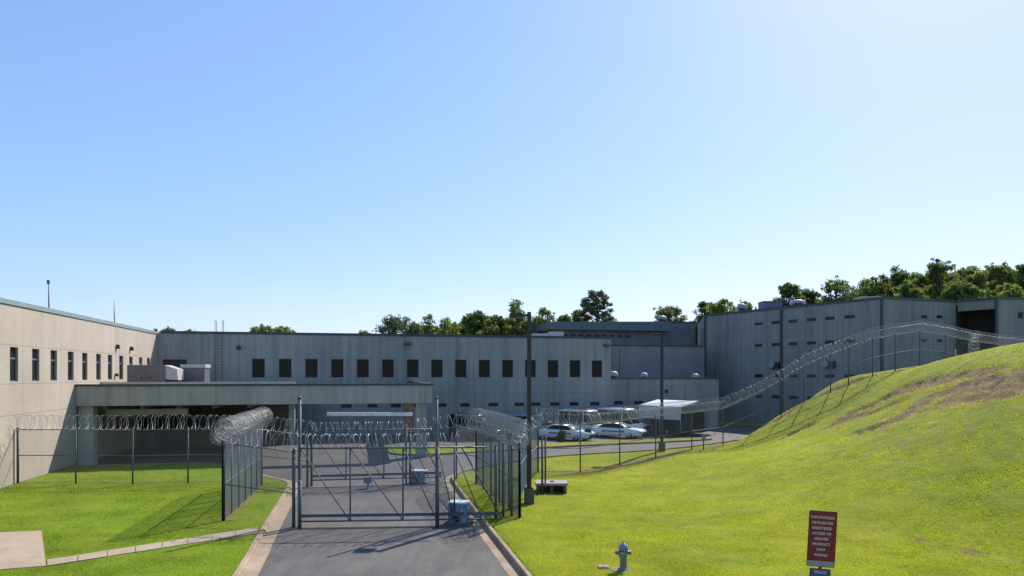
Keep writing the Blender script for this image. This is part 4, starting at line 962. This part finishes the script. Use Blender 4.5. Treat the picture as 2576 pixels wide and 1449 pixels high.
van(7.5, 69.6, R(-40), 'white van with red roof light behind the left police car', 2.55)
van(11.6, 70.9, R(-40), 'white van with black front beside the carport', 2.65)
van(-3.3, 64.5, R(-28), 'dark van partly hidden behind the right side razor wire', 2.45, 5.2, paint=simple('dark vehicle paint', (.025, .03, .04), .25), name='dark_van')
van(1.9, 68.5, R(-35), 'grey blue van behind the near lamp post', 2.15, 5.2, paint=simple('grey blue paint', (.22, .26, .33), .3), name='grey_van')

# ------------------------------------------------------------------ white carport
cx, cy = 16.95, 70.0; ct = empty('carport', Vector((cx, cy, 0)), R(-51), 'white vinyl carport with gabled roof and dark open front', 'carport'); M = WM[ct.name]
Wc, Dc, ze, zr_ = 2.6, 2.9, 3.0, 3.5
m = MB()
rf = [(-Wc, -Dc, ze), (Wc, -Dc, ze), (Wc, 0, zr_), (-Wc, 0, zr_), (Wc, Dc, ze), (-Wc, Dc, ze)]
for t_ in (0, -.05):
    q = [(a, b, c+t_) for a, b, c in rf]; m.quad(q[0], q[1], q[2], q[3]); m.quad(q[3], q[2], q[4], q[5])
P3(m, M, 'roof_cover', M_TARP, ct)
m = MB(); m.box(-Wc, Wc, -Dc-.02, -Dc+.02, 1.7, ze-.06); m.box(-Wc-.02, -Wc+.02, -Dc, Dc, 1.7, ze-.06); m.box(-Wc, Wc, Dc-.02, Dc+.02, .6, ze-.06); m.poly([(-Wc, -Dc, ze), (-Wc, Dc, ze), (-Wc, 0, zr_-.03)]); P3(m, M, 'side_curtain', M_TARP, ct)
for x in (-Wc+.05, 0, Wc-.05):
    for y in (-Dc+.06, Dc-.06): P3(MB().tube([(x, y, -.05), (x, y, ze)], .045, 6), M, 'leg', M_GALV, ct)
for x in (-Wc+.05, 0, Wc-.05): P3(MB().tube([(x, -Dc, ze-.08), (x, 0, zr_-.08), (x, Dc, ze-.08)], .03, 5), M, 'rafter', M_GALV, ct)
tr = empty('utility_trailer', M @ Vector((0, 0, 0)), R(-51), 'dark enclosed trailer parked beneath the white carport', 'trailer'); MT = WM[tr.name]
P3(MB().bevbox(-2.3, 2.2, -1.6, 1.6, .45, 2.3, .08), MT, 'body', M_BLACK, tr); wheels(tr, MT, (-.9, 0), 1.75, .35, tr); P3(MB().tube([(2.2, 0, .5), (3.2, 0, .45)], .05, 6), MT, 'drawbar', M_BLACK, tr)

# ------------------------------------------------------------------ shrubs and trees
def leaves(centres, n, size, rnd, flat=1.0):
    """clouds of small leaf sprays on and inside clumps: centres [(pos, radius)]"""
    cen = np.array([c[0] for c in centres]); rad = np.array([c[1] for c in centres]); w = rad**2; w /= w.sum()
    idx = rnd.choice(len(cen), n, p=w); d = rnd.normal(size=(n, 3)); d /= np.linalg.norm(d, axis=1)[:, None]
    r = rad[idx]*(rnd.random(n)**.5)*(.8+.5*rnd.random(n)); p = cen[idx]+d*r[:, None]*np.array([1, 1, flat])
    a = rnd.normal(size=(n, 3)); a /= np.linalg.norm(a, axis=1)[:, None]; b = np.cross(a, rnd.normal(size=(n, 3))); b /= np.linalg.norm(b, axis=1)[:, None]
    s = size*(.5+rnd.random(n)); a *= s[:, None]; b *= (s*.55)[:, None]
    V = np.stack([p-a, p+b, p+a*.9, p-b], 1).reshape(-1, 3); tone = (.65+.7*rnd.random(n))*(.8+.4*rnd.random(len(cen))[idx])
    return V, tone
def leaf_obj(name, V, tone, mat, parent, loc, tint=(1, 1, 1)):
    n = len(V)//4; me = bpy.data.meshes.new(name); me.vertices.add(len(V)); me.vertices.foreach_set('co', (V-np.array(loc)).astype(np.float32).ravel())
    me.loops.add(4*n); me.loops.foreach_set('vertex_index', np.arange(4*n, dtype=np.int32)); me.polygons.add(n); me.polygons.foreach_set('loop_start', np.arange(0, 4*n, 4, dtype=np.int32)); me.update(calc_edges=True)
    ca = me.color_attributes.new('tone', 'FLOAT_COLOR', 'POINT'); t4 = np.repeat(tone, 4); ca.data.foreach_set('color', np.c_[t4*tint[0], t4*tint[1], t4*tint[2], t4*0+1].astype(np.float32).ravel())
    me.materials.append(mat); o = bpy.data.objects.new(name, me); COL.objects.link(o)
    if parent is not None: o.parent = parent; o.location = Vector(loc)-parent.location
    else: o.location = loc
    return o
def ROOFPY(px): return 840 if px < 1380 else (806 if px < 1740 else 760)
def tree(px0, px1, pyt, y, label, dens=1.0, mat=None, kind='oak', base=0.0, low=None, seed=None, name='broadleaf_tree', grp='trees behind the buildings'):
    rnd = np.random.default_rng(seed or int(px0*7+px1)); x = ZP((px0+px1)/2, y); W = (px1-px0)/FPX*y/2; Ht = HH(pyt, y); z0 = base
    t = empty(name, Vector((x, y, z0)), 0, label, 'tree', grp)
    vis = max(HH(pyt, y)-HH(ROOFPY(px0), y), 1.0)
    hc = min(Ht-z0, max(W*1.5, vis*1.7)); cb = Ht-hc
    if kind == 'pine': cb = Ht-W*1.75; hc = Ht-cb
    tr = MB(); lean = rnd.normal()*.3
    tr.tube([(x, y, z0-.5), (x+lean*.4, y, z0+(Ht-z0)*.4), (x+lean, y, z0+(Ht-z0)*.75), (x+lean, y, Ht-.6)], [.42, .33, .2, .05], 7)
    cl = []
    nb = 40 if kind != 'pine' else 26
    for i in range(nb):
        if kind == 'pine':
            f = i/nb; z = cb+hc*(.05+.86*f); ang = i*2.4; rr = W*(.95-.5*f**2.5)*(.35+.6*rnd.random())
            c = np.array([x+lean+rr*math.cos(ang), y+rr*math.sin(ang), z+rr*.1]); rad = W*(.17+.11*rnd.random())
        else:
            rad = W*(.16+.17*rnd.random()); f = rnd.random()**.8 if i else 1.0; z = cb+(hc-rad)*f
            rr = (W*1.15-rad*.6)*(1-.96*f**4.5)**.5*(rnd.random()**.45 if i else .1); ang = rnd.random()*6.283
            c = np.array([x+rr*math.cos(ang), y+rr*math.sin(ang), z])
        cl.append((c, rad)); 
        s0_ = z0+(c[2]-z0)*(.62 if kind != 'pine' else .93)
        tr.tube([(x+lean*.7, y, s0_), tuple((np.array([x+lean, y, s0_])+c)/2+np.array([0, 0, .25])), tuple(c)], [.13, .08, .03], 4)
    tr.build('trunk', M_BARK, t, Vector((x, y, z0)))
    # ragged outer sprigs
    sp = [(c+rnd.normal(size=3)*r*.55, r*.4) for c, r in cl for _ in range(2)]
    size = .155 if kind != 'pine' else .14
    V, tone = leaves(cl+sp, int(13500*dens*(W/5)**1.6*(y/110)**-1), size*(y/110), rnd, .62 if kind == 'pine' else .85)
    leaf_obj('crown', V, tone, mat or M_LEAF, t, (x, y, z0)); return t
tree(385, 397, 826, 112, 'thin leafless looking treetop at the corner of the left block', .35, M_PINE)
tree(400, 447, 824, 118, 'small dark treetop just right of the left block corner', 1.2)
tree(452, 502, 827, 122, 'flat green treetop left of the roof ladder', 1.0, M_LEAF2)
tree(628, 692, 815, 112, 'pale green bushy treetop right of the roof ladder, left of a pair', .9, M_LEAF2)
tree(676, 745, 820, 114, 'pale green bushy treetop right of the roof ladder, right of a pair', 1.0, M_LEAF2)
tree(898, 938, 829, 118, 'tiny thin treetop above the middle of the long roof', .5)
tree(948, 1048, 789, 112, 'spiky dark tree at the left end of the central tree line', .8, M_PINE)
tree(1018, 1072, 812, 120, 'low mid green tree behind the spiky dark tree', .9)
tree(1055, 1102, 790, 113, 'thin airy tree between the spiky tree and the pale pair', .55)
tree(1096, 1158, 795, 115, 'airy pale green tree left of the dense round tree', .6, M_LEAF2)
tree(1158, 1252, 781, 108, 'dense rounded dark green tree in the central tree line', 2.2)
tree(1205, 1290, 790, 103, 'low dense green tree in front of the dense round tree', 2.2)
tree(1248, 1338, 752, 106, 'tallest broad tree left of the near lamp post', 1.3)
tree(1262, 1335, 785, 100, 'bright green tree right behind the near lamp post head', 2.0, M_LEAF2)
tree(1335, 1404, 773, 109, 'mid green tree right of the near lamp post', 1.1)
tree(1398, 1446, 790, 118, 'small airy tree left of the tall pine', .8)
tree(1432, 1482, 777, 120, 'mid height tree touching the tall pine on its left', .8)
tree(1459, 1550, 729, 112, 'tall umbrella topped pine standing above all other trees', 1.5, M_PINE, 'pine', name='pine_tree')
tree(1510, 1560, 793, 122, 'low tree at the foot of the pine on its right', .9)
tree(1645, 1729, 768, 118, 'round tree behind the domed vent of the eave block', 1.2)
tree(1744, 1800, 756, 121, 'thin ragged tree at the left end of the angled roof', .55)
tree(1782, 1848, 752, 118, 'ragged olive tree above the left end of the angled roof', .8, M_LEAF2)
tree(1835, 1905, 757, 122, 'low tree between the slim vent and the plum roof unit', .9)
tree(1950, 2020, 710, 112, 'dark upright tree behind the plum roof unit', 1.5)
tree(1998, 2062, 725, 115, 'smaller dark tree behind the middle domed vent', 1.5)
tree(2055, 2155, 697, 110, 'broad airy green tree standing free above the angled roof', 1.0)
tree(2160, 2232, 695, 106, 'mid green tree at the left end of the right hand woodland', 1.5)
tree(2205, 2300, 666, 104, 'tall green tree above the corner of the angled roof', 1.8)
tree(2280, 2352, 690, 108, 'green tree filling the dip in the right hand woodland', 2.0)
tree(2310, 2420, 655, 102, 'tallest dark tree of the right hand woodland', 2.2)
tree(2395, 2480, 676, 106, 'dark tree right of the tallest woodland tree', 2.2)
tree(2440, 2545, 664, 103, 'domed bright green tree near the right picture edge', 2.2, M_LEAF2)
tree(2515, 2625, 662, 100, 'dark green tree cut by the right picture edge', 2.2)
tree(2240, 2330, 712, 97, 'low bushy tree over the roof beam in the right woodland', 2.0)
tree(2365, 2465, 705, 96, 'low bushy dark tree above the dark recess', 2.0)
tree(2475, 2590, 712, 95, 'low bushy tree above the rightmost wall', 2.0, M_LEAF2)
def wood(name, px0, px1, y, tops, label):
    rnd = np.random.default_rng(px0); cl = []
    xs = np.arange(px0, px1, 7.0)
    for px in xs:
        tp = np.interp(px, [a for a, b in tops], [b for a, b in tops])+rnd.normal()*4
        zt = HH(tp, y); 
        for k in range(4): cl.append((np.array([ZP(px+rnd.normal()*4, y), y+rnd.normal()*2.5, zt-.9-k*1.5-rnd.random()]), .8+.5*rnd.random()))
    c0 = (ZP((px0+px1)/2, y), y, 0); V, tone = leaves(cl, int(len(cl)*650), .17*y/110, rnd, .85)
    tag(leaf_obj(name, V, tone, M_LEAF, None, c0), label, 'woodland', kind='stuff')
wood('far_woodland', 1020, 1580, 126, [(1020, 835), (1100, 815), (1180, 800), (1300, 806), (1360, 800), (1420, 815), (1470, 800), (1560, 812), (1580, 822)], 'low mass of distant woodland behind the central tree line')
wood('far_woodland', 1740, 2640, 125, [(1740, 800), (1800, 785), (1900, 782), (2000, 765), (2120, 748), (2180, 705), (2300, 692), (2400, 678), (2640, 678)], 'mass of distant woodland behind the right hand trees')
for (px, py, lb3) in ((1412, 1110, 'left small dark shrub on the grass island'), (1477, 1106, 'right small dark shrub on the grass island')):
    p = G(px, py, .14); rnd = np.random.default_rng(px); V, tone = leaves([(np.array([p.x, p.y, .55]), .45), (np.array([p.x+.1, p.y, .85]), .35), (np.array([p.x-.15, p.y, .4]), .35)], 900, .09, rnd)
    o = empty('shrub', Vector((p.x, p.y, .14)), 0, lb3, 'shrub', 'shrubs on the parking island'); leaf_obj('foliage', V, tone, M_SHRUB, o, (p.x, p.y, .14))
    MB().tube([(p.x, p.y, .05), (p.x, p.y, .5)], .03, 5).build('stem', M_BARK, o, Vector((p.x, p.y, .14)))

def grass_tufts():
    rnd = np.random.default_rng(5); N = 900000
    y = 19/(1-rnd.random(N)*(1-19/60.)); x = (rnd.random(N)*1.62-.80)*y
    P = np.c_[x, y]; d = sdist(P, paved_np); k = (d > .64)
    for a_, b_, w_ in ((A0.xy, A1.xy, .0),):
        pth = np.array([tuple(p.xy) for p in (A0, A1, B1, B0)]); k &= sdist(P, pth) > .03
    pd = np.array([tuple(p.xy) for p in (G(-400, 1352), G(104, 1345), G(116, 1436), G(-400, 1449))]); k &= sdist(P, pd) > .03
    k &= (P @ np.array([RV.x, RV.y])) > UL+.05
    P = P[k]; P = P[:430000]; keep = np.ones(len(P), bool)
    for line, w_ in scars: keep &= (sdist(P, np.array([tuple(q_) for q_ in line]), False) > w_*1.3*rnd.random(len(P))**.35)
    for line, w_, s_ in STRIPS: keep &= (sdist(P, np.array(line), False) > w_*rnd.random(len(P))**.5)
    P = P[keep]; h = terrain(P)
    q = np.floor(P/.7).astype(int)
    cl = np.sin(q[:, 0]*12.9898+q[:, 1]*78.233)*43758.5453; cl = cl-np.floor(cl)
    n = len(P); L = (.02+.036*rnd.random(n))*(.8+.5*cl); a = rnd.random(n)*6.283; wdt = .006+.006*rnd.random(n); wdt *= P[:, 1]/22
    dx = np.c_[np.cos(a), np.sin(a)]*wdt[:, None]; ln = rnd.normal(size=(n, 2))*L[:, None]*.55
    V = np.empty((n, 3, 3), np.float32); V[:, 0, :2] = P-dx; V[:, 1, :2] = P+dx; V[:, 2, :2] = P+ln; V[:, 0, 2] = V[:, 1, 2] = h-.02; V[:, 2, 2] = h+L
    me = bpy.data.meshes.new('grass_blades'); me.vertices.add(n*3); me.vertices.foreach_set('co', V.ravel()); me.loops.add(n*3); me.loops.foreach_set('vertex_index', np.arange(n*3, dtype=np.int32))
    me.polygons.add(n); me.polygons.foreach_set('loop_start', np.arange(0, n*3, 3, dtype=np.int32)); me.update(calc_edges=True)
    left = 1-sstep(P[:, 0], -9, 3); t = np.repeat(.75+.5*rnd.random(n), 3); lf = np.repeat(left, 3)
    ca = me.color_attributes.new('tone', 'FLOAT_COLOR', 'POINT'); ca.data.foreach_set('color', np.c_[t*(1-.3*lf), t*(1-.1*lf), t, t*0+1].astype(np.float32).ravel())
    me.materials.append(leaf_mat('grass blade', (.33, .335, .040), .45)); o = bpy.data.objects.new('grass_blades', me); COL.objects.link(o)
    tag(o, 'short mown grass blades covering the lawn and bank', 'grass', kind='stuff')
grass_tufts()
# ------------------------------------------------------------------ sky, sun, camera
sunv = Vector((.60, .90, 1)).normalized(); el = math.asin(sunv.z); az = math.atan2(sunv.x, sunv.y)
w = bpy.data.worlds.new('World'); sc.world = w; w.use_nodes = True; nt = w.node_tree
sk = nt.nodes.new('ShaderNodeTexSky'); sk.sky_type = 'NISHITA'; sk.sun_disc = False; sk.sun_elevation = el; sk.sun_rotation = az; sk.air_density = 1.0; sk.dust_density = .6; sk.ozone_density = 1.3; sk.altitude = 200
bg = nt.nodes['Background']; 
sep = nt.nodes.new('ShaderNodeSeparateColor'); cmb = nt.nodes.new('ShaderNodeCombineColor'); nt.links.new(sk.outputs[0], sep.inputs[0])
for k, (a_, g_) in enumerate(((1.09, .78), (1.67, .60), (2.27, .60))):
    nt.links.new(math_node(nt, 'MULTIPLY', math_node(nt, 'POWER', sep.outputs[k], g_), a_), cmb.inputs[k])
nt.links.new(cmb.outputs[0], bg.inputs[0]); bg.inputs[1].default_value = .11
sl = bpy.data.lights.new('sun', 'SUN'); sl.energy = 4.6; sl.angle = R(.53); sl.color = (1, .95, .86); so_ = bpy.data.objects.new('sun', sl); COL.objects.link(so_)
so_.rotation_euler = (-sunv).to_track_quat('-Z', 'Y').to_euler()
cam = bpy.data.cameras.new('camera'); co = bpy.data.objects.new('camera', cam); COL.objects.link(co); sc.camera = co
cam.sensor_width = 36; cam.lens = 36*FPX/2576; co.location = (0, 0, EYE); co.rotation_euler = (R(90), 0, 0); cam.shift_y = (943-724.5)/2576; cam.clip_end = 3000; cam.clip_start = .1
sc.view_settings.view_transform = 'Standard'; sc.view_settings.look = 'None'; sc.view_settings.gamma = 1; sc.view_settings.exposure = .6
sc.render.engine = 'CYCLES'
